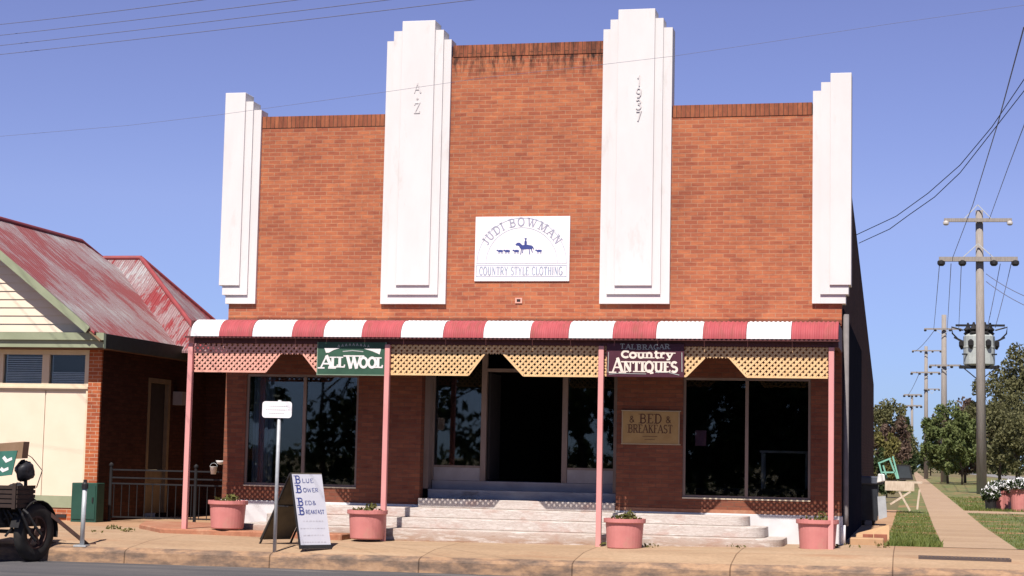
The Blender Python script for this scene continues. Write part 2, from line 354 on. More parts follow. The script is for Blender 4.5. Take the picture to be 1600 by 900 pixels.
M['path'] = ground_mat('concrete_path', [(0.3, (0.46, 0.325, 0.215)), (0.7, (0.39, 0.265, 0.17))], 0.8)
M['apron'] = ground_mat('red_apron', [(0.3, (0.42, 0.19, 0.11)), (0.5, (0.36, 0.15, 0.085)), (0.7, (0.46, 0.27, 0.17))], 1.6)
M['kerb'] = ground_mat('stained_kerb', [(0.28, (0.45, 0.29, 0.18)), (0.44, (0.38, 0.235, 0.14)), (0.52, (0.26, 0.17, 0.115)), (0.66, (0.13, 0.095, 0.075))], 2.6, world_stretch=(.8, 1, 2.5))
M['road'] = ground_mat('asphalt', [(0.3, (0.060, 0.060, 0.068)), (0.7, (0.105, 0.10, 0.105))], 1.6, world_stretch=(.25, 1.6, 1), patch=(0.16, 0.145, 0.14), pscale=1.1, plo=.55, phi=.68, fine=40)
M['side_road'] = ground_mat('worn_asphalt', [(0.3, (0.20, 0.19, 0.19)), (0.7, (0.26, 0.245, 0.24))], 0.8)
M['earth'] = ground_mat('dry_earth', [(0.3, (0.22, 0.145, 0.075)), (0.5, (0.16, 0.13, 0.055)), (0.7, (0.11, 0.11, 0.04))], 0.25)
M['lawn'] = ground_mat('patchy_lawn', [(0.3, (0.085, 0.125, 0.03)), (0.5, (0.12, 0.15, 0.04)), (0.7, (0.19, 0.17, 0.06))], 0.9, patch=(0.36, 0.18, 0.095), pscale=0.55, plo=.52, phi=.60)
M['yard'] = ground_mat('sandy_yard', [(0.3, (0.46, 0.29, 0.17)), (0.7, (0.36, 0.20, 0.11))], 0.8)

add_joints(M['path'], 50, 1.6, .6, .03)
add_joints(M['kerb'], 2.45, 50, .4, .014)
# ------------------------------------------------------------------ ground levels
def lerp_tab(t, x):
    if x <= t[0][0]: return t[0][1]
    for (a, b), (c, d) in zip(t, t[1:]):
        if x <= c: return b+(d-b)*(x-a)/(c-a)
    return t[-1][1]
GZ = [(-40, 0), (-9, 0), (-7.5, .007), (-3.8, -.029), (0, 0), (3.88, .078), (8, .085), (14, .06), (40, 0)]
KZ = [(-40, -.16), (-9.5, -.155), (-8.4, -.170), (-5.66, -.162), (-2, -.164), (2, -.160), (4.95, -.132), (6.8, -.113), (14, -.11), (40, -.12)]
def ky(x): return -4.2+.055*max(-14, min(14, x))
def gz(x, y):
    g = lerp_tab(GZ, x)
    if y <= -1.8:
        k = lerp_tab(KZ, x); t = min(1, (y+1.8)/(ky(x)+1.8)); return g+(k-g)*(.30*t+.70*t**5)
    return g*max(0, 1-max(0, y)/14)
XS = [-2500, -800, -200, -60, -40]+[-30+i*1.0 for i in range(71)]+[60, 200, 800, 2500]
def sheet(name, m, xs, yfun, dz, zf=None):
    mb = MB(); n = None; vs = []
    for x in xs:
        row = [(x, y, (zf or gz)(x, y)+dz) for y in yfun(x)]; n = len(row); vs += row
    fs = []
    for i in range(len(xs)-1):
        for j in range(n-1): fs.append((i*n+j, (i+1)*n+j, (i+1)*n+j+1, i*n+j+1))
    return tag(mb.add(vs, fs).build(name, m, fix=False), kind='structure')
def ygr(x): return [ky(x)+.16, ky(x)+1.0, -2.4, -1.8, -1.2, -.6, .05, 1, 2, 4, 7, 10, 14, 30, 60, 120, 300, 1000, 5000]
sheet('ground', M['earth'], XS, ygr, -0.03)
px = [x for x in XS if abs(x) <= 40]
sheet('pavement', M['pave'], px, lambda x: [ky(x)+.16, ky(x)+1.0, -2.4, -1.8, -1.2, -.6, 0.05], 0.0)
sheet('yard', M['yard'], [-16+i*.6 for i in range(15)], lambda x: [.05, 1, 2, 4, 6, 9], 0.0)
sheet('yard', M['yard'], [3.99, 4.3, 4.72], lambda x: [.05, 1, 2, 4, 7, 10, 14, 20, 30], 0.0)
# kerb: rounded section swept along the road edge
mb = MB(); vs = []; xs = px
for x in xs:
    k = lerp_tab(KZ, x); y = ky(x)
    vs += [(x, y+.165, gz(x, y+.16)+.002), (x, y+.05, k+.004), (x, y+.015, k-.012), (x, y, k-.04), (x, y-.012, -.40)]
fs = []
for i in range(len(xs)-1):
    for j in range(4): fs.append((i*5+j, i*5+j+1, (i+1)*5+j+1, (i+1)*5+j))
tag(mb.add(vs, fs).build('kerb', M['kerb'], smooth=False), kind='structure')
def rz(x, y): return -.378+.0035*max(0, min(9, (ky(x)-y)))
sheet('road', M['road'], XS, lambda x: [-24, -20, -16, -12, -8, ky(x)-.3, ky(x)+.02], 0, rz)
sheet('verge', M['earth'], [-2500, -300, -60, 0, 60, 300, 2500], lambda x: [-3000, -300, -80, -40, -24], 0, lambda x, y: -.30)
def flat(name, m, pts, dz, label=None):
    # ground-following patch between two depth lines, cut finely
    x0, x1, ys = pts
    n = 8
    return sheet(name, m, [x0+(x1-x0)*i/n for i in range(n+1)], lambda x: ys, dz)
flat('path', M['path'], (5.72, 6.95, [.05, 1, 2, 4, 7, 10, 14, 30, 60, 120, 300, 700]), 0.006)
flat('lawn', M['lawn'], (4.72, 5.72, [.12, 1, 2, 4, 7, 10, 14, 30, 60, 100]), 0.0)
flat('lawn', M['lawn'], (6.95, 16, [.35, 1, 2, 4, 7, 10, 14, 28.5]), 0.0)
flat('path', M['path'], (6.95, 16, [28.5, 31.5]), 0.004)
flat('lawn', M['lawn'], (6.95, 19, [31.5, 45, 60, 90, 150, 260]), 0.0)
flat('side_road', M['side_road'], (19.5, 27, [60, 100, 200, 400, 800]), 0.0)

# ------------------------------------------------------------------ stroke lettering
def arc(cx, cy, rx, ry, a0, a1, n=10):
    return [(cx+rx*math.cos(rad(a0+(a1-a0)*i/n)), cy+ry*math.sin(rad(a0+(a1-a0)*i/n))) for i in range(n+1)]
# glyph: advance, [(points, weight)], [serif (x, y)]
G = {
 'A': (.80, [([(.06, .03), (.40, 1)], .5), ([(.38, 1), (.74, .03)], 1), ([(.18, .36), (.6, .36)], .5)], [(.06, .03), (.74, .03)]),
 'B': (.72, [([(.16, 0), (.16, 1)], 1), ([(.16, .97), (.38, .97)]+arc(.38, .75, .22, .22, 90, -90, 8)+[(.16, .53)], .75), ([(.16, .53), (.40, .53)]+arc(.40, .28, .25, .25, 90, -90, 8)+[(.16, .03)], .8)], [(.1, .03), (.1, .97)]),
 'C': (.74, [(arc(.42, .5, .34, .48, 45, 315, 16), .85), ([(.66, .70), (.66, .97)], .5)], []),
 'D': (.78, [([(.16, 0), (.16, 1)], 1), ([(.16, .97), (.34, .97)]+arc(.34, .5, .36, .47, 90, -90, 12)+[(.16, .03)], .75)], [(.1, .03), (.1, .97)]),
 'E': (.64, [([(.16, 0), (.16, 1)], 1), ([(.16, .97), (.58, .97), (.58, .80)], .5), ([(.16, .52), (.46, .52)], .5), ([(.16, .03), (.58, .03), (.60, .22)], .5)], [(.1, .03), (.1, .97)]),
 'F': (.60, [([(.16, 0), (.16, 1)], 1), ([(.16, .97), (.56, .97), (.56, .80)], .5), ([(.16, .52), (.44, .52)], .5)], [(.16, .03), (.1, .97)]),
 'G': (.78, [(arc(.42, .5, .34, .48, 50, 350, 16), .85), ([(.46, .42), (.76, .42)], .5), ([(.68, .42), (.68, .05)], .8)], []),
 'H': (.80, [([(.16, 0), (.16, 1)], 1), ([(.64, 0), (.64, 1)], 1), ([(.16, .52), (.64, .52)], .5)], [(.16, .03), (.16, .97), (.64, .03), (.64, .97)]),
 'I': (.34, [([(.17, 0), (.17, 1)], 1)], [(.17, .03), (.17, .97)]),
 'J': (.46, [([(.32, 1), (.32, .22)]+arc(.18, .22, .14, .20, 0, -150, 6), .85)], [(.32, .97)]),
 'K': (.76, [([(.16, 0), (.16, 1)], 1), ([(.16, .42), (.64, .97)], .5), ([(.32, .58), (.68, .03)], 1)], [(.16, .03), (.16, .97), (.66, .03), (.62, .97)]),
 'L': (.62, [([(.16, 0), (.16, 1)], 1), ([(.16, .03), (.56, .03), (.60, .26)], .5)], [(.16, .97), (.1, .03)]),
 'M': (.98, [([(.14, 0), (.14, 1)], .5), ([(.14, 1), (.48, .1)], 1), ([(.48, .1), (.82, 1)], .5), ([(.82, 1), (.82, 0)], 1)], [(.14, .03), (.82, .03), (.1, .97), (.86, .97)]),
 'N': (.82, [([(.15, 0), (.15, 1)], .5), ([(.15, 1), (.66, 0)], 1), ([(.66, 0), (.66, 1)], .5)], [(.15, .03), (.1, .97), (.66, .97)]),
 'O': (.82, [(arc(.41, .5, .34, .48, 0, 360, 22), .85)], []),
 'Q': (.84, [(arc(.41, .5, .34, .48, 0, 360, 22), .85), ([(.36, .22), (.56, -.10), (.80, -.06)], .7)], []),
 'R': (.76, [([(.16, 0), (.16, 1)], 1), ([(.16, .97), (.40, .97)]+arc(.40, .74, .23, .23, 90, -90, 8)+[(.16, .51)], .7), ([(.38, .51), (.68, .03)], 1)], [(.16, .03), (.1, .97), (.70, .03)]),
 'S': (.62, [(arc(.31, .74, .22, .23, 30, 270, 10)+arc(.31, .26, .24, .24, 90, -150, 10), .85)], []),
 'T': (.70, [([(.35, 0), (.35, 1)], 1), ([(.06, .78), (.06, .97), (.64, .97), (.64, .78)], .5)], [(.35, .03)]),
 'U': (.80, [([(.16, 1), (.16, .34)]+arc(.40, .34, .24, .32, 180, 360, 10)+[(.64, 1)], .85)], [(.16, .97), (.64, .97)]),
 'W': (1.1, [([(.08, 1), (.34, 0)], 1), ([(.34, 0), (.54, .9)], .5), ([(.52, .9), (.76, 0)], 1), ([(.76, 0), (1.0, 1)], .5)], [(.08, .97), (.54, .97), (1.0, .97)]),
 'Y': (.76, [([(.08, 1), (.38, .48), (.38, 0)], 1), ([(.38, .48), (.68, 1)], .5)], [(.38, .03), (.08, .97), (.68, .97)]),
 'Z': (.66, [([(.06, .78), (.08, .97), (.58, .97), (.08, .03), (.58, .03), (.60, .22)], .7)], []),
 '&': (.78, [([(.70, .03), (.22, .66)]+arc(.34, .78, .15, .17, 215, -40, 8)+[(.16, .40)]+arc(.32, .24, .22, .22, 150, 320, 8)+[(.66, .44)], .7)], []),
 '1': (.46, [([(.10, .78), (.26, .98), (.26, 0)], .9)], [(.26, .03)]),
 '3': (.62, [(arc(.28, .75, .22, .22, 150, -90, 8)+arc(.28, .27, .25, .25, 90, -150, 8), .9)], []),
 '7': (.62, [([(.06, .95), (.56, .95), (.24, 0)], .9)], []),
 '9': (.66, [(arc(.32, .70, .23, .26, 0, 360, 14), .9), ([(.55, .70), (.52, .30), (.36, .06), (.14, .08)], .9)], []),
 'o': (.62, [(arc(.31, .33, .24, .32, 0, 360, 16), .9)], []),
 'u': (.66, [([(.14, .66), (.14, .24)]+arc(.32, .22, .18, .20, 180, 360, 8)+[(.50, .66)], .9), ([(.50, .66), (.50, 0)], .9)], [(.10, .64), (.46, .64), (.54, .02)]),
 'n': (.66, [([(.14, 0), (.14, .66)], .9), ([(.14, .44)]+arc(.32, .44, .18, .20, 180, 0, 8)+[(.50, 0)], .9)], [(.14, .02), (.10, .64), (.52, .02)]),
 't': (.46, [([(.20, .92), (.20, .14), (.30, .03), (.42, .08)], .9), ([(.04, .64), (.40, .64)], .6)], []),
 'r': (.48, [([(.14, 0), (.14, .66)], .9), ([(.14, .42), (.26, .62), (.42, .60)], .9)], [(.14, .02), (.10, .64)]),
 'y': (.66, [([(.08, .66), (.32, .04)], .9), ([(.56, .66), (.28, -.16), (.08, -.20)], .7)], [(.08, .64), (.56, .64)]),
 '.': (.30, [(arc(.15, .45, .05, .05, 0, 360, 8), .9)], []),
 ' ': (.40, [], []),
}
def ribbon(pts, w):
    pts = [p for i, p in enumerate(pts) if i == 0 or abs(p[0]-pts[i-1][0])+abs(p[1]-pts[i-1][1]) > 1e-5]
    out = []; n = len(pts); closed = (Vector(pts[0])-Vector(pts[-1])).length < 1e-4
    for i, p in enumerate(pts):
        a = pts[i-1] if i > 0 else (pts[-2] if closed else None); c = pts[i+1] if i < n-1 else (pts[1] if closed else None)
        d1 = (Vector(p)-Vector(a)).normalized() if a else None; d2 = (Vector(c)-Vector(p)).normalized() if c else None
        d = ((d1 if d1 else d2)+(d2 if d2 else d1))
        if d.length < 1e-5: d = d1
        d.normalize(); nn = Vector((-d.y, d.x)); ref = d1 or d2
        k = 1/max(0.45, abs(nn.dot(Vector((-ref.y, ref.x)))))
        out.append((Vector(p)+nn*w/2*k, Vector(p)-nn*w/2*k))
    return out
class Ink:
    """flat strokes on a plane: origin O, axes U (right), V (up), normal Nn (towards the viewer)"""
    def __init__(s, O, U, V, th=0.003):
        s.O = Vector(O); s.U = Vector(U).normalized(); s.V = Vector(V).normalized(); s.Nn = s.U.cross(s.V).normalized(); s.th = th; s.mb = MB(); s.k = 0
    def P(s, u, v, h=0): return s.O+s.U*u+s.V*v+s.Nn*h
    def stroke(s, pts, w):
        h = s.th+0.00035*(s.k % 9); s.k += 1
        rb = ribbon(pts, w); n = len(rb); vs = []
        for l, r in rb: vs += [s.P(l[0], l[1], h), s.P(r[0], r[1], h)]
        s.mb.add(vs, [(2*i, 2*i+1, 2*i+3, 2*i+2) for i in range(n-1)])
    def poly(s, pts):
        h = s.th+0.00035*(s.k % 9); s.k += 1
        s.mb.add([s.P(u, v, h) for u, v in pts], [tuple(range(len(pts)))])
    def glyph(s, ch, u, v, sx, sy, wt, ang=0, serif=True):
        adv, sts, sfs = G[ch]; ca, sa = math.cos(ang), math.sin(ang)
        def T(p):
            x, y = p[0]*sx, p[1]*sy; return (u+x*ca-y*sa, v+x*sa+y*ca)
        for pts, k in sts: s.stroke([T(p) for p in pts], wt*k)
        if serif:
            for (x, y) in sfs: s.stroke([T((x-wt*1.25/sx, y)), T((x+wt*1.25/sx, y))], wt*.42)
        return adv*sx
    def width(s, t, sx, sp=0): return sum(G[c][0]*sx+sp for c in t)-sp
    def text(s, t, u, v, sx, sy, wt, sp=0, center=False, serif=True, fit=None):
        if fit: sx *= (fit-sp*(len(t)-1))/max(1e-6, s.width(t, sx, 0))
        if center: u -= s.width(t, sx, sp)/2
        for c in t: u += s.glyph(c, u, v, sx, sy, wt, serif=serif)+sp
        return u
    def build(s, name, m, parent): return s.mb.build(name, m, parent, fix=False)

# ------------------------------------------------------------------ the shop
shop = thing('shop_building', 'two storey red brick shopfront with stepped white pilasters and striped awning', 'building')
XL, XR, T = -7.53, 3.98, 0.24
Z0, ZW = 0.58, 4.02            # plinth top, awning line
W1 = (-7.11, -4.89, .86, 2.95); W3 = (1.19, 3.45, .83, 2.97); EN = (-3.67, -0.01, 3.42)
w = MB()
# upper brickwork
w.box(XL, -3.29, 0, T, 4.02, 7.66); w.box(-3.29, -.30, 0, T, 4.02, 8.94); w.box(-.30, XR, 0, T, 4.02, 7.70)
w.build('upper_wall', M['brick'], shop)
w = MB()
# brick piers and lintels below the awning, butted end to end
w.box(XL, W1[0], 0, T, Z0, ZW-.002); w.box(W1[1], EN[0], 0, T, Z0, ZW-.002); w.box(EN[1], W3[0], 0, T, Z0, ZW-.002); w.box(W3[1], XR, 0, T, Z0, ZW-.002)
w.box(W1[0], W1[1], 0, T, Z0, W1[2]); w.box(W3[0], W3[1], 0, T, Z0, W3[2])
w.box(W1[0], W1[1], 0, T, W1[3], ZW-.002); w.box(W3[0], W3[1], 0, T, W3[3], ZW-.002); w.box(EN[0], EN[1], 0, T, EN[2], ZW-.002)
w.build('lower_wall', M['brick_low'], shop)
for x0, x1, z in ((-6.98, -4.46, 7.66), (-3.22, -.35, 8.94), (.94, 3.45, 7.70)):
    c = MB().box(x0, x1, -.012, T+.012, z+.002, z+.225); c.build('coping', M['soldier'], shop)
def prism_wall(name, x0, x1, prof, m):
    mb = MB(); mb.prism([(x0, y, z) for y, z in prof], (x1-x0, 0, 0)); return mb.build(name, m, shop)
prof = [(T+.002, -.1), (28, -.1), (28, 4.12), (8, 6.72), (T+.002, 7.60)]
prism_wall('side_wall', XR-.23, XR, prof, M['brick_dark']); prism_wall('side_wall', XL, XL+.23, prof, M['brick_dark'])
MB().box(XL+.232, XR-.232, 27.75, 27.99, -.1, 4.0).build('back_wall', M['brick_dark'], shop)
MB().prism([(XL+.232, T+.01, 7.2), (XL+.232, 28.1, 3.75), (XL+.232, 28.1, 3.8), (XL+.232, T+.01, 7.25)], (XR-XL-.464, 0, 0)).build('roof', M['tank'], shop)
MB().box(XR+.002, XR+.02, .45, 12.4, .0, 4.25).build('painted_panel', M['navy'], shop)
MB().tube([(XR+.075, .10, 4.12), (XR+.075, .10, .62), (XR+.075, .10, .40)], .05, 10).build('downpipe', M['grey_pipe'], shop, smooth=True)
MB().tube([(XR+.05, -.12, .42), (XR+.05, -.12, .06)], .035, 8).build('drain_pipe', M['white_sheet'], shop, smooth=True)
# white plinth
MB().box(XL-.03, EN[0], -.035, T, -.1, Z0-.004).build('plinth', M['plinth'], shop, bevel=.006)
MB().box(EN[1], XR+.03, -.035, T, -.1, Z0-.014).build('plinth', M['plinth'], shop, bevel=.006)
sl = MB(); sl.box(EN[1]+.002, XR+.012, -.02, -.002, Z0-.012, Z0+.05)
sl.build('sill_course', M['apron'], shop)
# pilasters: three nested tiers each
def pilaster(tiers):
    # every tier runs from its front face back over the parapet thickness; ring-shaped outer tiers are cut round the inner ones
    p = MB().box(*tiers[0][:2], tiers[0][4], T+.06, tiers[0][2], tiers[0][3]).build('pilaster', M['white'], shop, bevel=.006)
    prev = tiers[0]
    for t in tiers[1:]:
        mb = MB()
        if t[0] < prev[0]-.01: mb.box(t[0], prev[0]-.001, t[4], T+.05, t[2], t[3])
        if t[1] > prev[1]+.01: mb.box(prev[1]+.001, t[1], t[4], T+.05, t[2], t[3])
        mb.box(max(t[0], prev[0]), min(t[1], prev[1]), t[4], T+.05, t[2], prev[2]-.001)
        mb.build('pilaster_tier', M['white'], p); prev = t
    return p
pilaster([(-7.69, -7.28, 4.62, 8.34, -.145), (-7.63, -7.13, 4.445, 8.17, -.108), (-7.575, -6.975, 4.28, 8.01, -.07)])
pp2 = pilaster([(-4.19, -3.55, 4.62, 9.63, -.145), (-4.36, -3.39, 4.45, 9.45, -.108), (-4.50, -3.245, 4.28, 9.27, -.07)])
pp3 = pilaster([(-.07, .61, 4.61, 9.71, -.145), (-.22, .76, 4.46, 9.535, -.108), (-.355, .925, 4.29, 9.365, -.07)])
pilaster([(3.775, 4.145, 4.62, 8.42, -.145), (3.61, 4.10, 4.46, 8.265, -.108), (3.465, 4.05, 4.30, 8.12, -.07)])
def raised(par, items, x, z, h, step):
    mb = MB()
    for i, c in enumerate(items):
        if c == ' ': continue
        ik = Ink((x, -.1455, z-i*step), (1, 0, 0), (0, 0, 1), .0)
        ik.glyph(c, -.5*G[c][0]*h*.9, 0, h*.9, h, .026, serif=False)
        b = len(mb.v); nv = len(ik.mb.v); dp = .010 if len(items) == 3 else .016
        mb.v += ik.mb.v; mb.v += [v+Vector((0, -dp, 0)) for v in ik.mb.v]
        for f in ik.mb.f:
            q = [b+k for k in f]; r = [b+nv+k for k in f]
            mb.f.append(tuple(r))
            for k in range(4): mb.f.append((q[k], q[(k+1) % 4], r[(k+1) % 4], r[k]))
    return mb.build('raised_lettering', M['letter_white'], par)
raised(pp3, '1937', .33, 8.27, .185, .215); raised(pp2, 'A.Z', -3.86, 8.24, .20, .19)
# vent brick above the awning
v = MB(); v.box(-1.93, -1.80, -.022, -.002, 4.30, 4.40); v.build('vent', M['lat_pink'], shop)
MB().box(-1.90, -1.83, -.027, -.0225, 4.325, 4.375).build('vent_hole', M['interior'], shop)

# entry: recess, doorway, side windows, steps
EY = .55; FZ = 1.03
f = MB()
for x in (-3.60, -2.60, -1.06, -.06): f.box(x-.05, x+.05, EY-.05, EY+.05, FZ, EN[2]-.002)
f.box(-2.55, -1.11, EY-.045, EY+.045, 3.06, 3.12); f.box(-3.65, -.02, EY-.05, EY+.05, EN[2], EN[2]+.08)
f.box(-3.67, -3.575, T+.002, EY-.052, 0.87, EN[2]); f.box(-.105, -.01, T+.002, EY-.052, 0.87, EN[2])
entry = f.build('entry_frame', M['frame'], shop)
for x0, x1 in ((-3.545, -2.655), (-1.005, -.115)):
    MB().box(x0, x1, EY-.006, EY+.006, 1.31, EN[2]-.005).build('window_pane', M['glass'], entry)
    MB().box(x0, x1, EY-.035, EY+.035, FZ, 1.27).build('base_panel', M['panel_grey'], entry)
    MB().box(x0, x1, EY-.05, EY+.05, 1.272, 1.308).build('window_sill', M['frame'], entry)
# open door leaf, swung inwards
dl = MB(); dl.box(-2.54, -2.50, EY+.06, EY+.9, FZ+.02, 3.04); dl.build('door', M['interior'], shop)
st = MB(); st.box(EN[0]+.002, EN[1]-.002, -.085, .22, .535, .695); st.build('entry_step', M['step'], shop, bevel=.008)
st = MB(); st.box(EN[0]+.10, EN[1]-.002, .222, .498, .40, .865); st.build('entry_step', M['step_grey'], shop, bevel=.008)
st = MB(); st.box(EN[0]+.10, EN[1]-.002, .502, 1.0, .40, FZ-.003); st.build('entry_step', M['panel_grey'], shop, bevel=.008)
def rstep(x0, x1, yf, z0, z1, r):
    pts = [(x0, -.037)]+[(x0+r-r*math.cos(rad(a)), yf+r-r*math.sin(rad(a))) for a in range(0, 91, 10)]
    pts += [(x1-r+r*math.sin(rad(a)), yf+r-r*math.cos(rad(a))) for a in range(0, 91, 10)]+[(x1, -.037)]
    return MB().prism([(x, y, z0) for x, y in pts], (0, 0, z1-z0)).build('front_step', M['step'], shop, bevel=.008)
rstep(-6.72, 3.05, -1.42, -.12, .185, .42); rstep(-6.38, 2.72, -.97, .187, .365, .38); rstep(-6.05, 2.40, -.55, .367, .533, .34)
# big windows
def shop_window(W, mull, name='shop_window'):
    x0, x1, z0, z1 = W; fr = MB(); y0, y1 = .03, .10; t = .045
    fr.box(x0, x0+t, y0, y1, z0+.002, z1-.002); fr.box(x1-t, x1, y0, y1, z0+.002, z1-.002)
    fr.box(x0+t, x1-t, y0, y1, z0+.002, z0+t); fr.box(x0+t, x1-t, y0, y1, z1-t, z1-.002)
    fr.box(mull-.028, mull+.028, y0-.01, y1, z0+t, z1-t)
    o = fr.build(name, M['frame'], shop)
    for a, b in ((x0+t, mull-.028), (mull+.028, x1-t)):
        MB().box(a, b, .06, .07, z0+t, z1-t).build('pane', M['glass'], o)
    MB().box(x0, x1, -.012, .028, z0-.02, z0+.003).build('sill', M['cream_frame'], o)
    return o
s1 = shop_window(W1, -5.955); s3 = shop_window(W3, 2.325)
cu = MB()
for i in range(9): cu.tube([(-7.0+i*.045, .2+.02*(i % 2), 2.9), (-7.0+i*.045, .2+.02*(i % 2), .9)], .03, 6)
cu.build('curtain', M['curtain'], s1, smooth=True)
# dark shop interior
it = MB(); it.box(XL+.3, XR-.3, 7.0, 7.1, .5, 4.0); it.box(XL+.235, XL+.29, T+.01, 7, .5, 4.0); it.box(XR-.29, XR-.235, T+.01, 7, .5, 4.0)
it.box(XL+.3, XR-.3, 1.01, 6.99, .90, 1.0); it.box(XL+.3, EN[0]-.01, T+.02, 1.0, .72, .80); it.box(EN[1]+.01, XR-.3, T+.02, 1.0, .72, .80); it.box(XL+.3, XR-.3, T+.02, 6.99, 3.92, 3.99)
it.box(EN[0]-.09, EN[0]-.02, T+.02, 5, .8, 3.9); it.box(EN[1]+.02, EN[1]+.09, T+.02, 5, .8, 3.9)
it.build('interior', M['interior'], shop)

# awning
YE, ZE = -1.97, at(800, 528, Y=-1.97).z
def zeave(x): return lerp_tab([(-7.6, at(300, 525, Y=YE).z), (-1.8, ZE), (4.0, at(1308, 530, Y=YE).z)], x)
aw = MB(); aw.box(XL, XR, -1.74, -.02, ZE-.06, ZE-.02).build('awning_ceiling', M['brownboard'], shop)
awn = MB(); awn.box(XL-.02, XR+.02, -1.802, -1.745, ZE-.115, ZE-.004)
awn.box(XL-.015, XL+.04, -1.743, 0, ZE-.10, ZE+.30); awn.box(XR-.04, XR+.015, -1.743, 0, ZE-.10, ZE+.30)
awning = awn.build('awning', M['maroon'], shop)
edges = [at(p, 526, Y=YE).x for p in (297, 342, 394, 456, 505, 565, 626, 692, 755, 828, 888, 957, 1025, 1098, 1166, 1236, 1310)]
def awn_sheet(x0, x1, m):
    p = .076; n = max(6, int(round((x1-x0)/p*6))); vs = []; prof = []
    for i in range(9):
        a = rad(90*i/8); prof.append((YE+.40*(1-math.cos(a)), .32*math.sin(a), math.cos(a), math.sin(a)))
    prof.append((-.01, (.322+.06), 0, 1))
    for i in range(n+1):
        x = x0+(x1-x0)*i/n; d = .009*math.sin(2*math.pi*x/p); zb = zeave(x)
        for (y, z, ny, nz) in prof: vs.append((x, y-ny*d, zb+z+nz*d))
    k = len(prof); fs = [(i*k+j, (i+1)*k+j, (i+1)*k+j+1, i*k+j+1) for i in range(n) for j in range(k-1)]
    o = MB().add(vs, fs).build('awning_sheet', m, awning, smooth=True, fix=False)
    return o
for i in range(16): awn_sheet(edges[i]+.003, edges[i+1]-.003, M['white_sheet'] if i % 2 == 0 else M['red_sheet'])
gt = MB()
gt.box(XL-.04, XR+.04, YE+.012, YE+.05, ZE-.028, ZE+.003); gt.build('awning_gutter', M['maroon'], awning)
posts = [(-7.50, 290), (-3.81, 598), (0, 935), (3.88, 1298)]
PB = [(288, 833), (598, 846), (935, 854), (1298, 858)]
for (x, _), b in zip(posts, PB):
    z = at(*b, Y=-1.845).z; x = at(*b, Y=-1.8).x
    mb = MB(); mb.box(x-.045, x+.045, -1.845, -1.755, z-.02, ZE-.117); o = mb.build('awning_post', M['pink'], awning, bevel=.006)
def clip(poly, a, b):
    d = (b[0]-a[0], b[1]-a[1]); t0, t1 = 0, 1; n = len(poly)
    for i in range(n):
        p, q = poly[i], poly[(i+1) % n]; nx, ny = -(q[1]-p[1]), q[0]-p[0]   # inward normal for ccw
        den = nx*d[0]+ny*d[1]; num = nx*(a[0]-p[0])+ny*(a[1]-p[1])
        if abs(den) < 1e-9:
            if num < 0: return None
            continue
        t = -num/den
        if den > 0: t0 = max(t0, t)
        else: t1 = min(t1, t)
    if t1-t0 < 1e-3: return None
    return (a[0]+d[0]*t0, a[1]+d[1]*t0), (a[0]+d[0]*t1, a[1]+d[1]*t1)
LY = -1.765
def lattice(poly, m, edge_ids):
    mb = MB(); xs = [p[0] for p in poly]; zs = [p[1] for p in poly]; h = max(zs)-min(zs)+.02; zb = min(zs)-.01; d = .102
    x = math.floor((min(xs)-h)/d)*d
    while x < max(xs)+h:
        for sgn, y in ((1, LY), (-1, LY+.008)):
            c = clip(poly, (x, zb), (x+sgn*h, zb+h))
            if c: mb.bar((c[0][0], y, c[0][1]), (c[1][0], y, c[1][1]), .036, .006, up=(0, 1, 0))
        x += d
    for i in edge_ids:
        a, b = poly[i], poly[(i+1) % len(poly)]; mb.bar((a[0], LY-.008, a[1]), (b[0], LY-.008, b[1]), .03, .008, up=(0, 1, 0))
    return mb.build('lattice_panel', m, awning)
for (xa, xb), (gl0, gr0, gl1, gr1, yb, yt), m in (
        ((-7.44, -3.87), (415, 496, 438, 474, 581, 553), M['lat_pink']), ((-3.75, -.06), (732, 818, 757, 787, 586, 553), M['lat_cream']), ((.06, 3.82), (1072, 1167, 1101, 1140, 588, 559), M['lat_cream'])):
    q = [at(p, yb, Y=LY) for p in (gl0, gr0)]+[at(p, yt, Y=LY) for p in (gl1, gr1)]
    zb = q[0].z; zt = q[2].z
    lattice([(xa, zb), (q[0].x, zb), (q[2].x, zt), (xa, zt)], m, (0, 1))
    lattice([(q[1].x, zb), (xb, zb), (xb, zt), (q[3].x, zt)], m, (0, 3))
    lattice([(xa, zt+.004), (xb, zt+.004), (xb, ZE-.12), (xa, ZE-.12)], m, ())

# things inside the shop
t = thing('table', 'pale bare table in the dark behind the right shop window', 'table', (2.9, 1.6, 1.0))
MB().box(2.45, 3.35, 1.3, 1.9, 1.66, 1.70).build('tabletop', M['panel_grey'], t)
for x in (2.5, 3.3):
    for y in (1.34, 1.86): MB().box(x-.02, x+.02, y-.02, y+.02, 1.0, 1.66).build('leg', M['panel_grey'], t)
o = MB().box(1.40, 1.60, .105, .108, 1.75, 2.03).build('poster', plain('dusky_pink_paper', (0.42, 0.16, 0.20), rough=.9)); tag(o, 'dusky pink paper poster behind glass of the right shop window', 'poster')

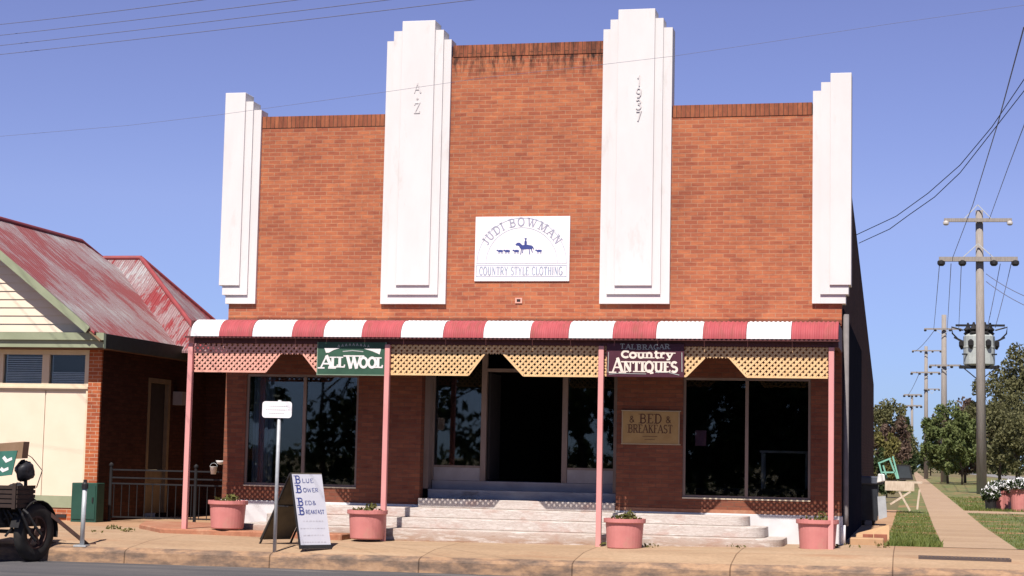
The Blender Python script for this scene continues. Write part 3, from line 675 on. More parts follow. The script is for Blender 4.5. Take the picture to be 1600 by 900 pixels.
# ------------------------------------------------------------------ signs
# round-arched logo board
sg = thing('wall_sign', 'white wall board with grey arched lettering and blue horse rider', 'sign', (-1.82, -.03, 4.7))
P0, P1 = at(741, 439.5, Y=-.03), at(891, 337.5, Y=-.03); BW, BH = P1.x-P0.x, P1.z-P0.z
MB().box(P0.x, P1.x, -.03, -.002, P0.z, P1.z).build('board', M['board_white'], sg, bevel=.004)
ik = Ink((P0.x, -.03, P0.z), (1, 0, 0), (0, 0, 1))
def uv(zx, zy): return ((zx-148)/1035*BW, (826-zy)/708*BH)
cx, cyb = uv(662, 630)
for hw, top, wt in ((488, 135, .012), (390, 240, .010)):
    rx = hw/1035*BW; ry = (630-top)/708*BH
    ik.stroke(arc(cx, cyb, rx, ry, 0, 180, 40), wt)
ik.stroke([uv(165, 630), uv(1160, 630)], .008)
ik.build('arch_lines', M['pale_ink'], sg)
ik = Ink((P0.x, -.03, P0.z), (1, 0, 0), (0, 0, 1))
rx = 425/1035*BW; ry = (630-222)/708*BH; txt = 'JUDI BOWMAN'
a0, a1 = 152, 28
adv = [G[c][0] for c in txt]; tot = sum(adv); acc = 0
for c, ad in zip(txt, adv):
    a = rad(a0+(a1-a0)*((acc+ad/2)/tot)); acc += ad
    if c == ' ': continue
    p = (cx+rx*math.cos(a), cyb+ry*math.sin(a)); tx, ty = math.sin(a)*rx, -math.cos(a)*ry; ang = math.atan2(ty, tx)
    sx = .165; ik.glyph(c, p[0]-math.cos(ang)*ad*sx/2, p[1]-math.sin(ang)*ad*sx/2, sx, .155, .024, ang)
ik.build('arched_lettering', M['grey_ink'], sg)
ik = Ink((P0.x, -.03, P0.z), (1, 0, 0), (0, 0, 1))
for a, b in (((165, 655), (1155, 655)), ((165, 775), (1155, 775)), ((168, 655), (168, 775)), ((1150, 655), (1150, 775))): ik.stroke([uv(*a), uv(*b)], .009)
p = uv(200, 760); ik.text('COUNTRY STYLE CLOTHING', p[0], p[1], .1, .155, .019, .008, serif=False, fit=uv(1110, 0)[0]-p[0])
ik.build('boxed_lettering', M['box_ink'], sg)
ik = Ink((P0.x, -.03, P0.z), (1, 0, 0), (0, 0, 1))
ik.poly([uv(*q) for q in [(592, 425), (612, 405), (640, 405), (668, 432), (720, 428), (770, 436), (782, 460), (775, 478), (740, 476), (690, 480), (655, 478), (640, 460), (630, 440), (600, 436)][::-1]])
for a, b in (((660, 470), (652, 535)), ((676, 475), (672, 520)), ((742, 470), (752, 535)), ((765, 465), (780, 515)), ((778, 445), (795, 480))): ik.stroke([uv(*a), uv(*b)], .016)
ik.poly([uv(*q) for q in [(690, 432), (716, 432), (718, 400), (712, 385), (694, 385), (690, 400)]])
ik.stroke([uv(705, 388), uv(703, 355)], .022); ik.stroke([uv(690, 362), uv(718, 362)], .01)
for c0 in (430, 505, 605, 853):
    ik.poly([uv(*q) for q in arc(c0, 495, 32, 13, 0, 360, 10)[:-1]]); ik.poly([uv(*q) for q in arc(c0-34, 488, 11, 8, 0, 360, 6)[:-1]])
    for d in (-20, -8, 12, 22): ik.stroke([uv(c0+d, 500), uv(c0+d, 526)], .008)
ik.build('horse_emblem', M['blue_ink'], sg)

# green hanging sign
YS = -1.832
P0, P1 = at(494.5, 586, Y=YS), at(604, 535, Y=YS); BW, BH = P1.x-P0.x, P1.z-P0.z
sg = thing('hanging_sign', 'dark green sign with white lettering hanging under the striped awning', 'sign', (P0.x, YS, P0.z))
MB().box(P0.x+.02, P1.x-.02, YS, YS+.025, P0.z+.02, P1.z).build('board', M['green_sign'], sg)
e = MB(); e.box(P0.x, P0.x+.018, YS-.006, YS+.03, P0.z, P1.z); e.box(P1.x-.018, P1.x, YS-.006, YS+.03, P0.z, P1.z); e.box(P0.x+.018, P1.x-.018, YS-.006, YS+.03, P0.z, P0.z+.018)
e.build('edge_trim', M['green_edge'], sg)
ik = Ink((P0.x, YS, P0.z), (1, 0, 0), (0, 0, 1))
def uw(zx, zy): return ((zx-58)/1405*BW, (790-zy)/655*BH)
u, v = uw(120, 655); sy = (655-400)/655*BH
ik.text('A', u, v, .31, sy, .058); u2, v2 = uw(345, 630); ik.text('LL', u2, v2, .21, (630-430)/655*BH, .05)
u, v = uw(655, 655); ik.text('W', u, v, .26, sy, .058); u2, v2 = uw(925, 632); ik.text('OOL', u2, v2, .19, (632-435)/655*BH, .052)
ik.poly([uw(*q) for q in [(205, 255), (240, 350), (300, 345), (400, 290), (540, 250)]]); ik.poly([uw(*q) for q in [(1010, 262), (1180, 310), (1330, 372), (1355, 262)]])
ik.build('lettering', M['sign_white'], sg)
ik = Ink((P0.x, YS, P0.z), (1, 0, 0), (0, 0, 1))
ik.stroke([uw(*q) for q in [(580, 320), (780, 300), (1000, 320)]], .018)
for i in range(9):
    x = 480+i*75; y = 235-30*math.sin(i/8*math.pi); ik.stroke([uw(x, y), uw(x+18, y-40), uw(x+38, y)], .014)
ik.build('faded_lettering', M['sign_pale'], sg)

# maroon hanging sign
P0, P1 = at(947.5, 588.5, Y=YS), at(1069, 537, Y=YS); BW, BH = P1.x-P0.x, P1.z-P0.z
sg = thing('hanging_sign', 'maroon sign with cream antiques lettering hanging under the striped awning', 'sign', (P0.x, YS, P0.z))
MB().box(P0.x, P1.x, YS, YS+.025, P0.z, P1.z).build('board', M['maroon_sign'], sg, bevel=.004)
def ua(zx, zy): return ((zx-85)/1385*BW, (735-zy)/590*BH)
ik = Ink((P0.x, YS, P0.z), (1, 0, 0), (0, 0, 1))
u, v = ua(180, 665); ik.text('A', u, v, .25, (670-405)/590*BH, .052)
x = 375
u, v = ua(385, 645); ik.text('NTIQUES', u, v, .2, (645-465)/590*BH, .046, .006, fit=ua(1360, 0)[0]-u)
u, v = ua(345, 395); ik.text('C', u, v, .19, (395-280)/590*BH, .042); u, v = ua(490, 400); ik.text('ountry', u, v, .20, (400-275)/590*BH*1.1, .040, .004, fit=ua(1290, 0)[0]-u)
ik.build('lettering', M['cream_letter'], sg)
ik = Ink((P0.x, YS, P0.z), (1, 0, 0), (0, 0, 1))
for i, c in enumerate('TALBRAGAR'):
    u, v = ua(325+i*100, 240+14*math.sin(i/8*math.pi)); ik.glyph(c, u, v, .11, .085, .018)
ik.stroke([ua(*q) for q in [(130, 690), (300, 675), (800, 680)]], .010); ik.stroke([ua(*q) for q in [(960, 650), (1200, 650), (1390, 695)]], .012)
ik.stroke([ua(1432, 300), ua(1438, 640)], .012); ik.stroke([ua(118, 300), ua(112, 660)], .010)
ik.build('faded_lettering', M['sign_pale'], sg)

# tan bed and breakfast board
P0, P1 = at(971, 694, Y=-.03), at(1062, 642, Y=-.03); BW, BH = P1.x-P0.x, P1.z-P0.z
sg = thing('wall_sign', 'tan bed and breakfast board with brown lettering on the brick pier', 'sign', (P0.x, -.03, P0.z))
MB().box(P0.x+.02, P1.x-.02, -.03, -.002, P0.z+.02, P1.z-.02).build('board', M['tan_sign'], sg)
e = MB(); e.box(P0.x-.01, P1.x+.02, -.036, -.002, P1.z-.018, P1.z); e.box(P0.x-.01, P1.x+.02, -.036, -.002, P0.z, P0.z+.018); e.box(P0.x, P0.x+.018, -.034, -.002, P0.z+.02, P1.z-.02); e.box(P1.x-.018, P1.x, -.034, -.002, P0.z+.02, P1.z-.02)
e.build('edge_trim', plain('brass_trim', (.50, .38, .24), rough=.5), sg)
ik = Ink((P0.x, -.03, P0.z), (1, 0, 0), (0, 0, 1))
ik.text('BED', BW*.5, BH*.62, .17, .17, .026, .02, center=True); ik.text('&', BW*.13, BH*.64, .13, .12, .018); ik.text('&', BW*.76, BH*.64, .13, .12, .018)
ik.text('BREAKFAST', BW*.11, BH*.34, .12, .15, .019, .006, fit=BW*.77)
ik.stroke([(BW*.36, BH*.24), (BW*.62, BH*.24)], .008); ik.stroke([(BW*.40, BH*.15), (BW*.58, BH*.15)], .006)
ik.build('lettering', M['brown_ink'], sg)

# kerbside sign on a post
b = Vector((-4.72, -4.30, 0)); b.x = at(429, 858, Y=b.y).x; b.z = gz(b.x, b.y)
sp = thing('sign_post', 'small white plate sign on a thin galvanised kerbside post', 'sign', b)
top = at(433, 628, Y=b.y)
MB().tube([b, (b.x+.005, b.y, top.z+.03)], .030, 10).build('pole', M['galv'], sp, smooth=True)
q0, q1 = at(409.5, 652.5, Y=b.y-.04), at(456.5, 627.5, Y=b.y-.04)
pts = []
for (cx2, cz2, a0) in ((q1.x-.05, q1.z-.05, 0), (q0.x+.05, q1.z-.05, 90), (q0.x+.05, q0.z+.05, 180), (q1.x-.05, q0.z+.05, 270)):
    pts += [(cx2+.05*math.cos(rad(a0+i*22.5)), b.y-.045, cz2+.05*math.sin(rad(a0+i*22.5))) for i in range(5)]
pl = MB().prism(pts, (0, .006, 0)).build('plate', M['board_white'], sp)
ik = Ink((q0.x, b.y-.0455, q0.z), (1, 0, 0), (0, 0, 1), .002)
W_, H_ = q1.x-q0.x, q1.z-q0.z
for fy, a, c in ((.72, .2, .8), (.5, .12, .88), (.28, .24, .74)):
    x = a
    while x < c: ik.stroke([(W_*x, H_*fy), (W_*(x+.05), H_*fy)], .014); x += .075
ik.build('faded_lettering', plain('faded_grey_ink', (.66, .64, .66)), pl)

# A-frame board
def aframe():
    phi = rad(52); r = Vector((math.cos(phi), math.sin(phi), 0)); n = Vector((math.sin(phi), -math.cos(phi), 0))
    c = at(466, 858, Z=-.12); c = Vector((-4.575, -3.75, gz(-4.575, -3.75)))
    root = thing('a_frame_sign', 'white A frame footpath board with blue and grey lettering', 'sign board', c)
    hw, h, sp1, sp2 = .30, 1.22, .36, .90
    def panel(s, spread, name, m, th, z0=0.0):
        t0 = c+Vector((0, 0, h)); bm = c+n*s*spread
        d = (bm-t0); up = -d.normalized(); nn = r.cross(up)*(1 if s > 0 else 1)
        if nn.dot(n)*s < 0: nn = -nn
        a, b_ = t0-r*hw, t0+r*hw; e_, f_ = bm+r*hw+Vector((0, 0, z0)), bm-r*hw+Vector((0, 0, z0))
        o = MB().prism([a, b_, e_, f_], -nn*th).build(name, m, root)
        return a, up, nn, f_, (t0-bm).length, o
    a, up, nn, bl, ln, fp = panel(1, sp1, 'front_panel', plain('pale_blue_grey_board', (.60, .60, .66), (.55, .55, .62), 3, .5), .018)
    panel(-1, sp2, 'back_panel', M['olive'], .014, .10)
    fr = MB()
    fr.bar(c+n*sp1-r*(hw+.006)+nn*.002, c+Vector((0, 0, h))-r*(hw+.006), .02, .03); fr.bar(c+n*sp1-r*hw+nn*.012+up*.03, c+n*sp1+r*hw+nn*.012+up*.03, .012, .06, up=up)
    for s in (-1, 1): fr.bar(c-n*sp2+r*hw*s, c+Vector((0, 0, h-.02))+r*hw*s-n*.02, .026, .026)
    m0 = c-n*sp2*.46+Vector((0, 0, h*.55)); fr.bar(m0-r*hw, m0+r*hw, .02, .02)
    fr.bar(c-n*sp2*.05-r*hw+Vector((0, 0, h*.55)), m0-r*hw, .012, .02)
    fr.build('frame', M['black'], root)
    ik = Ink(bl, r, up, .002)
    W2, H2 = hw*2, ln
    for v, big, rest in ((.86, 'B', 'LUE'), (.735, 'B', 'OWER'), (.565, 'B', 'ED&'), (.445, 'B', 'REAKFAST')):
        ik.glyph(big, W2*.10, H2*v, .15, .13, .026); ik.text(rest, W2*.32, H2*v+.012, .07, .07, .012, .004, fit=min(.36, .075*len(rest)), serif=False)
    ik.build('blue_lettering', M['blue_ink'], fp)
    ik = Ink(bl, r, up, .002)
    for v, x0, x1, wt in ((.36, .2, .86, .035), (.265, .08, .9, .02), (.175, .15, .84, .026), (.085, .1, .88, .026)):
        x = x0
        while x < x1:
            l = R.uniform(.03, .09); ik.stroke([(W2*x, H2*v), (W2*(x+l), H2*(v+.004))], wt*.6); x += l+.035
    ik.build('faint_lettering', M['faint_ink'], fp)
aframe()

# ------------------------------------------------------------------ pots
def leafy(mb, c, rx, ry, rz_, n, size, rnd=R, flat_=0.0):
    for _ in range(n):
        while True:
            p = Vector((rnd.uniform(-1, 1), rnd.uniform(-1, 1), rnd.uniform(-1, 1)))
            if p.length < 1: break
        p = Vector((c[0]+p.x*rx, c[1]+p.y*ry, c[2]+p.z*rz_)); s = size*rnd.uniform(.6, 1.3)
        a = Vector((rnd.gauss(0, 1), rnd.gauss(0, 1), rnd.gauss(0, 1)*(1-flat_))).normalized(); b = a.cross(Vector((rnd.gauss(0, 1), rnd.gauss(0, 1), rnd.gauss(0, 1)))).normalized()
        mb.add([p-a*s-b*s*.15, p+b*s*.5, p+a*s, p-b*s*.45], [(0, 1, 2, 3)])
def pot(loc, label, n_weed, grp='pink flower pots along the shopfront', rt=.355, rb=.275, h=.50):
    t = thing('flower_pot', label, 'flower pot', loc, grp); x, y, z = loc
    MB().lathe((x, y, z), [(rb-.03, .03), (rb, 0), (rb+.015, .02), (rt-.035, h-.075), (rt-.005, h-.07), (rt, h-.06), (rt, h), (rt-.03, h), (rt-.045, h-.06)], 32).build('pot', M['pot'], t, smooth=False)
    MB().lathe((x, y, z), [(rt-.047, h-.07), (.02, h-.02)], 20).build('soil', M['soil'], t)
    if n_weed:
        mb = MB(); leafy(mb, (x, y, z+h+.01), rt*.8, rt*.8, .05, n_weed, .045); leafy(mb, (x+.08, y, z+h+.05), .12, .12, .09, n_weed//2, .05); mb.build('plant', M['weed'], t)
    return t
def potloc(px, py, Y, dz=0): p = at(px, py, Y=Y); return (p.x, p.y, p.z+dz)
pot(potloc(355, 826, -1.72), 'pink flower pot by the leftmost awning post on the raised kerb', 60)
pot(potloc(573, 842, -1.92), 'pink flower pot just left of the second awning post', 50)
pot(potloc(975.5, 857, -2.05), 'pink flower pot with tufts just right of the third awning post', 90)
pot(potloc(1277, 859, -1.58), 'pink flower pot half behind the rightmost awning post', 40)
# raised apron at the left end of the shopfront
tag(MB().prism([(-9.6, 1.2, -.1), (-9.0, -.4, -.1), (-7.9, -1.95, -.1), (-4.5, -2.0, -.1), (-4.5, -1.43, -.1), (-6.8, -1.43, -.1), (-6.8, -.04, -.1), (-7.5, -.04, -.1), (-7.5, 1.2, -.1)], (0, 0, .185)).build('apron', M['apron'], bevel=.02), kind='structure')
dg = MB(); q0, q1 = at(1440, 877, Z=-.02), at(1570, 877, Z=-.02)
for i in range(22):
    x = q0.x+(q1.x-q0.x)*i/21
    dg.box(x-.014, x+.014, q0.y-.16, q0.y+.16, gz(x, q0.y)+.002, gz(x, q0.y)+.016)
dg.box(q0.x-.05, q1.x+.05, q0.y-.19, q0.y-.162, -.05, gz(q0.x, q0.y)+.02); dg.box(q0.x-.05, q1.x+.05, q0.y+.162, q0.y+.19, -.05, gz(q0.x, q0.y)+.02)
tag(dg.build('drain_grate', M['drain']), 'long dark iron drain grate set in the tan pavement', 'drain grate')

# ------------------------------------------------------------------ neighbouring house
hs = thing('cottage', 'cream panelled brick cottage with flaking red iron roof beside the shop', 'house', (-13, 4, 0))
FX, FY = -11.05, 2.0
m_ = MB(); m_.box(-11.33, FX, FY, FY+.06, -.1, 3.50); m_.box(-17, -11.332, FY+.05, FY+.28, -.1, .26); m_.build('brick_pier', M['brick_house'], hs)
m_ = MB(); m_.box(-17, -11.332, FY+.03, FY+.2, .262, .50); m_.build('base_board', M['sage'], hs)
pn = MB(); jx = at(66, 690, Y=FY).x
pn.box(-17, jx-.012, FY+.06, FY+.2, .502, 2.66); pn.box(jx+.012, -11.38, FY+.06, FY+.2, .502, 2.66); pn.box(jx-.012, jx+.012, FY+.085, FY+.2, .502, 2.66)
pn.build('cream_panel', M['cream'], hs)
fr = MB(); wz0, wz1 = 2.80, 3.40
xw = [(at(4, 575, Y=FY).x, at(65, 575, Y=FY).x), (at(76, 575, Y=FY).x, at(132, 575, Y=FY).x)]
fr.box(-17, -11.334, FY+.02, FY+.2, 2.662, wz0); fr.box(-17, -11.334, FY+.02, FY+.2, wz1, 3.50)
fr.box(-17, xw[0][0], FY+.021, FY+.2, wz0+.001, wz1-.001); fr.box(xw[0][1], xw[1][0], FY+.021, FY+.2, wz0+.001, wz1-.001); fr.box(xw[1][1], -11.334, FY+.021, FY+.2, wz0+.001, wz1-.001); fr.box(-11.38, -11.334, FY+.021, FY+.2, .502, 2.66)
fr.box(-17, -11.334, FY-.01, FY+.019, 2.70, 2.74)
wf = fr.build('window_frame', M['cream_frame'], hs)
for i, (a, b_) in enumerate(xw):
    MB().box(a, b_, FY+.08, FY+.09, wz0, wz1).build('pane', M['glass_w'], wf)
    bl = MB(); z = wz0+.01
    while z < (wz1-.02 if i == 0 else wz0+.25):
        bl.box(a+.02, b_-.02, FY+.11, FY+.13, z, z+.022); z += .045 if z > wz0+.2 else .035
    bl.build('blind', M['blind'], wf)
    MB().box(a-.05, b_+.05, FY+.3, FY+.32, wz0-.1, wz1+.1).build('dark_lining', M['interior'], wf)
# side (shaded) wall, door, wing behind
sw = MB(); sw.box(FX-.25, FX, FY+.062, 4.35, -.1, 3.50); sw.box(FX-.25, FX, 5.55, 9.5, -.1, 3.50); sw.box(FX-.25, FX, 4.35, 5.55, 3.05, 3.50); sw.box(FX+.002, -8.4, 7.6, 7.85, -.1, 3.6); sw.box(-8.65, -8.402, 7.852, 14, -.1, 3.4)
sw.build('side_wall', M['brick_dark'], hs)  # same brick as the pier, its shade put into the darker colour
dr = MB(); dr.box(FX-.12, FX-.08, 4.47, 5.43, 1.05, 2.95); d_ = dr.build('door', M['interior'], hs)
M['shaded_cream'] = plain('shaded_cream', (.22, .17, .11), (.17, .13, .085), 4, .6)  # cream paint with the porch shade darkened into its colour
MB().box(FX-.13, FX-.07, 4.47, 5.43, .1, 1.04).build('door_panel', M['shaded_cream'], d_)
e = MB(); e.box(FX-.14, FX+.01, 5.43, 5.55, .1, 3.05); e.box(FX-.14, FX+.01, 4.35, 4.47, .1, 3.05); e.box(FX-.14, FX+.01, 4.47, 5.43, 2.95, 3.05); e.build('door_frame', M['shaded_cream'], d_)
lm = MB(); lm.box(FX, FX+.22, 5.7, 5.95, 2.5, 2.8); lm.build('meter_box', M['panel_grey'], hs)
# roof: main gable to the street, hipped wing towards the shop
XRg, ZRg, m1 = -14.3, 6.43, .770
def zr(x): return ZRg-m1*abs(x-XRg)
xe = -10.80; gy = 1.35
RT = .05
def slab(name, pts, m, par): # thin roof sheet from a quad/tri, given thickness downwards
    return MB().prism(pts, (0, 0, -RT)).build(name, m, par)
roof = slab('roof', [(-10.93, gy, zr(-10.93)), (-10.93, 1.56, zr(-10.93)), (xe, 1.56, zr(xe)), (xe, 9.8, zr(xe)), (XRg, 7.4, ZRg), (XRg, gy, ZRg)], M['roof_x'], hs)
slab('roof_slope', [(XRg, gy, ZRg-.001), (XRg, 7.4, ZRg-.001), (-17.6, 7.4, zr(-17.6)), (-17.6, gy, zr(-17.6))], M['roof_x'], roof)
# wing
yv = 8.3
A1, B1 = at(160, 405, Y=yv), at(221, 404, Y=yv)
B1.z = A1.z
e1 = at(330, 560, Y=5.6)
slab('wing_roof', [A1+Vector((-2.2, 0, 0)), B1, (e1.x+.1, 5.3, 3.70), (-13, 5.3, 3.70)], M['roof_y'], roof)
hipb = at(372, 505, Y=10.6)
slab('hip_end', [B1, (e1.x+.1, 5.3, 3.70), (hipb.x+.5, 11.3, 3.70)], M['roof_x'], roof)
slab('wing_roof', [A1+Vector((-2.2, 0, 0)), (-13, 11.3, 3.6), (hipb.x+.5, 11.3, 3.70), B1], M['roof_y'], roof)
rc = MB(); rc.tube([(XRg, gy-.02, ZRg+.02), (XRg, 7.4, ZRg+.02)], .055, 8); rc.tube([(XRg, 7.4, ZRg+.02), A1+Vector((0, 0, .02))], .055, 8); rc.tube([A1+Vector((-.2, 0, .03)), B1+Vector((0, 0, .03))], .055, 8); rc.tube([B1+Vector((0, 0, .02)), (e1.x+.1, 5.3, 3.73)], .055, 8); rc.tube([B1+Vector((0, 0, .02)), (hipb.x+.5, 11.3, 3.73)], .055, 8)
rc.build('ridge_capping', plain('ridge_red', (.33, .07, .075), (.26, .06, .065), 5, .55), roof)
# gable wall and trims
GYW = 1.66
gb = MB()
zg0 = 3.84
n = 14
for i in range(n):
    z0_, z1_ = zg0+i*.17, zg0+(i+1)*.17
    if z1_ > ZRg-.35: break
    hw0 = (ZRg-.25-z0_)/m1; hw1 = (ZRg-.25-z1_)/m1
    gb.add([(XRg-hw0, GYW, z0_), (XRg+hw0, GYW, z0_), (XRg+hw1, GYW+.022, z1_), (XRg-hw1, GYW+.022, z1_), (XRg-hw0, GYW+.2, z0_), (XRg+hw0, GYW+.2, z0_), (XRg+hw1, GYW+.2, z1_), (XRg-hw1, GYW+.2, z1_)],
           [(0, 1, 2, 3), (4, 7, 6, 5), (0, 4, 5, 1), (1, 5, 6, 2), (2, 6, 7, 3), (3, 7, 4, 0)])
gb.build('gable_boards', M['cream'], hs)
bb = MB()
for s in (1, -1):
    a = Vector((XRg, gy-.03, ZRg-.10)); b_ = Vector((XRg+s*3.24, gy-.03, ZRg-.07-m1*3.24)); bb.bar(a, b_, .03, .15, up=(0, 0, 1))
bb.build('barge_board', M['sage'], hs)
sf = MB()
for s in (1, -1):
    sf.prism([(XRg, gy, ZRg-.07), (XRg+s*(xe-XRg), gy, zr(xe)-.07), (XRg+s*(xe-XRg), GYW-.005, zr(xe)-.07), (XRg, GYW-.005, ZRg-.07)], (0, 0, -.03))
sf.build('soffit', M['soffit'], hs)
fa = MB(); fa.box(-17.6, -10.76, 1.50, 1.55, 3.52, 3.80); fa.box(-17.6, -10.76, 1.44, 1.499, 3.67, 3.82); fa.build('fascia', M['sage'], hs)
fb = MB(); fb.box(-17.6, -10.80, 1.55, 2.2, 3.505, 3.56); fb.build('eave_soffit', M['brownboard'], hs)
fc = MB(); fc.box(-10.758, -10.71, 1.44, 9.5, 3.50, 3.80); fc.build('side_fascia', M['darkgreen'], hs)
pr = MB(); pr.box(-10.76, FX-.1, 2.3, 9.4, 3.51, 3.55); pr.build('porch_soffit', M['brownboard'], hs)
# vent in brick base
v = at(96, 808, Y=FY+.05); MB().box(v.x-.11, v.x+.11, FY+.02, FY+.049, .06, .13).build('air_vent', M['interior'], hs)

# electricity cabinet, fence, things in the passage
q0, q1 = at(110, 812, Y=1.6), at(152, 755, Y=1.6)
cb = thing('electrical_cabinet', 'dark green metal cabinet against the cottage brick pier', 'cabinet', ((q0.x+q1.x)/2, 1.75, 0))
MB().box(q0.x, q1.x, 1.6, 1.95, -.02, q1.z).build('cabinet_body', M['cabinet'], cb, bevel=.01)
MB().box(q0.x+.03, q1.x-.03, 1.585, 1.599, .06, q1.z-.06).build('cabinet_door', M['cabinet'], cb)
MB().box(q1.x-.09, q1.x-.06, 1.565, 1.584, .40, .50).build('handle', M['black'], cb)
fe = thing('metal_fence', 'grey metal bar fence across the passage beside the shop', 'fence', (-9.2, 2.3, 0))
r_ = MB(); xa, xb = -10.9, -7.65
for z in (.78, .90, 1.06): r_.bar((xa, 2.3, z), (xb, 2.3, z), .025, .03)
r_.bar((xa, 2.3, .10), (xb, 2.3, .10), .025, .03); r_.build('rail', M['steel_grey'], fe)
for i in range(19):
    x = xa+.1+i*.17; MB().tube([(x, 2.3, .08), (x, 2.3, .78)], .010, 6).build('picket', M['steel_grey'], fe)
for x in (-10.88, -9.02, -7.68):
    p = MB(); p.tube([(x, 2.3, 0), (x, 2.3, 1.14)], .035, 8); p.lathe((x, 2.3, 1.14), [(.05, 0), (.05, .03), (.01, .07)], 10); p.build('post', M['steel_grey'], fe)
sh = thing('garden_shed', 'pale weatherboard shed seen through the gap beside the shop', 'shed', (-10.1, 16, 0))
m_ = MB(); q = at(340, 690, Y=16); q0 = at(328, 700, Y=16); 
for i in range(16): m_.add([(q0.x-1.0, 16, .9+i*.16), (q0.x+1.4, 16, .9+i*.16), (q0.x+1.4, 16.02, 1.06+i*.16), (q0.x-1.0, 16.02, 1.06+i*.16), (q0.x-1.0, 17, .9+i*.16), (q0.x+1.4, 17, .9+i*.16), (q0.x+1.4, 17, 1.06+i*.16), (q0.x-1.0, 17, 1.06+i*.16)], [(0, 1, 2, 3), (4, 7, 6, 5), (0, 4, 5, 1), (2, 6, 7, 3), (1, 5, 6, 2), (3, 7, 4, 0)])
m_.box(q0.x-1.0, q0.x+1.4, 16.03, 17, -.1, .9); m_.build('wall', M['cream_frame'], sh)
MB().prism([(q0.x-1.2, 15.8, 3.4), (q0.x+1.6, 15.8, 3.4), (q0.x+1.6, 17.2, 3.9), (q0.x-1.2, 17.2, 3.9)], (0, 0, .06)).build('roof', M['tank'], sh)
yb = 2.05
q = at(331, 741, Y=yb); b_ = thing('bucket', 'small white bucket hanging on the passage fence', 'bucket', (q.x, yb, q.z))
MB().lathe((q.x, yb+.08, q.z), [(.05, 0), (.075, .15), (.08, .155), (.07, .155)], 16).build('bucket_body', M['enamel'], b_, smooth=True)
MB().tube([(q.x+.078*math.cos(rad(a)), yb+.08, q.z+.155+.07*math.sin(rad(a))) for a in range(0, 181, 20)], .004, 5).build('handle', M['galv'], b_)
q = at(342, 722, Y=yb); o = MB().lathe((q.x, yb+.1, q.z-.05), [(.02, 0), (.07, .02), (.10, .07), (.095, .08), (.06, .03)], 18).build('basin', M['enamel'], smooth=True, loc=(q.x, yb+.1, q.z-.05))
tag(o, 'small white rounded basin above the bucket at the shop corner', 'basin')

# short grey bollard
b = at(128, 850, Y=-4.45); bp = thing('bollard', 'short grey steel bollard with black cap at the kerb', 'bollard', (b.x, b.y, gz(b.x, b.y)))
z0_ = gz(b.x, b.y); zt = at(129, 757, Y=-4.45).z
MB().tube([(b.x, b.y, z0_), (b.x+.01, b.y, zt-.05)], .038, 12).build('tube', M['galv'], bp, smooth=True)
MB().lathe((b.x+.01, b.y, zt-.07), [(.055, 0), (.055, .08), (.03, .11), (.03, .15)], 12).build('cap', M['black'], bp)
MB().box(b.x-.11, b.x+.11, b.y-.09, b.y+.09, z0_-.01, z0_+.018).build('base_plate', M['galv'], bp)

# loaded trailer at the left edge
rzv = -.378
wc = at(53, 832, Y=-4.98); R_ = wc.z-rzv
tr = thing('trailer', 'dark loaded trailer with black tyre and drawbar resting on the pavement', 'trailer', (wc.x-.6, wc.y, rzv))
def wheel(c, ax, r, wd):
    ax = Vector(ax).normalized(); u = ax.cross(Vector((0, 0, 1))).normalized(); v = u.cross(ax)
    prof = [(.58*r, -wd*.4), (.7*r, -wd*.5), (.92*r, -wd*.48), (r, -wd*.25), (r, wd*.25), (.92*r, wd*.48), (.7*r, wd*.5), (.58*r, wd*.4)]
    def ring(mb, prof, close=False):
        b0 = len(mb.v); k = len(prof); n = 28
        for i in range(n):
            a = 2*math.pi*i/n
            for rr, s in prof: mb.v.append(c+ax*s+(u*math.cos(a)+v*math.sin(a))*rr)
        for i in range(n):
            for j in range(k-1):
                i2 = (i+1) % n; mb.f.append((b0+i*k+j, b0+i2*k+j, b0+i2*k+j+1, b0+i*k+j+1))
        return mb
    o = ring(MB(), prof).build('wheel', M['tyre'], tr, smooth=True)
    rm = MB(); ring(rm, [(.60*r, -wd*.3), (.60*r, wd*.34), (.52*r, wd*.36), (.50*r, -wd*.3)])
    for i in range(5):
        a = 2*math.pi*i/5+.4; d = u*math.cos(a)+v*math.sin(a); rm.bar(c+ax*wd*.1+d*.05, c+ax*wd*.1+d*.54*r, .05, .02, up=ax)
    rm.tube([c-ax*wd*.4, c+ax*wd*.5], .07, 12); rm.build('rim', M['rust'], o)
    return u, v, ax
AX = Vector((math.cos(rad(-10)), math.sin(rad(-10)), 0))
u, v, ax = wheel(wc, AX, R_, .15)
wheel(wc-AX*1.25, AX, R_, .19)
mg = MB()
for s in (-.13, .13):
    pass
ringp = [wc+(u*math.cos(rad(a))+v*math.sin(rad(a)))*(R_+.05) for a in range(10, 200, 15)]
for a_, b_ in zip(ringp, ringp[1:]): mg.bar(a_, b_, .17, .012, up=(a_-wc))
mg.build('mudguard', M['black'], tr)
ch = MB(); bx = wc-AX*.70
ch.bar(wc-AX*.05, wc-AX*1.25, .06, .06)
ch.bar(bx-u*.55+Vector((0, 0, .12)), bx+u*.9+Vector((0, 0, .12)), .95, .07)
ch.bar(bx-u*.50+Vector((0, 0, .30)), bx+u*.85+Vector((0, 0, .30)), .90, .30)
ch.build('tray', M['black'], tr)
d0, d1 = at(22, 757, Y=-5.0), at(138, 852, Y=-4.25)
db = MB(); db.bar(d0, d1, .07, .06); db.bar(d1, at(150, 850, Y=-4.2), .05, .05); db.build('drawbar', M['rust'], tr)
hb = MB(); hb.tube([at(40, 748, Y=-5), at(40, 775, Y=-5)], .03, 8); hb.tube([at(57, 762, Y=-4.9), at(66, 735, Y=-4.9), at(50, 715, Y=-4.9), at(36, 706, Y=-4.9)], .008, 6); hb.build('bracket', M['black'], tr)
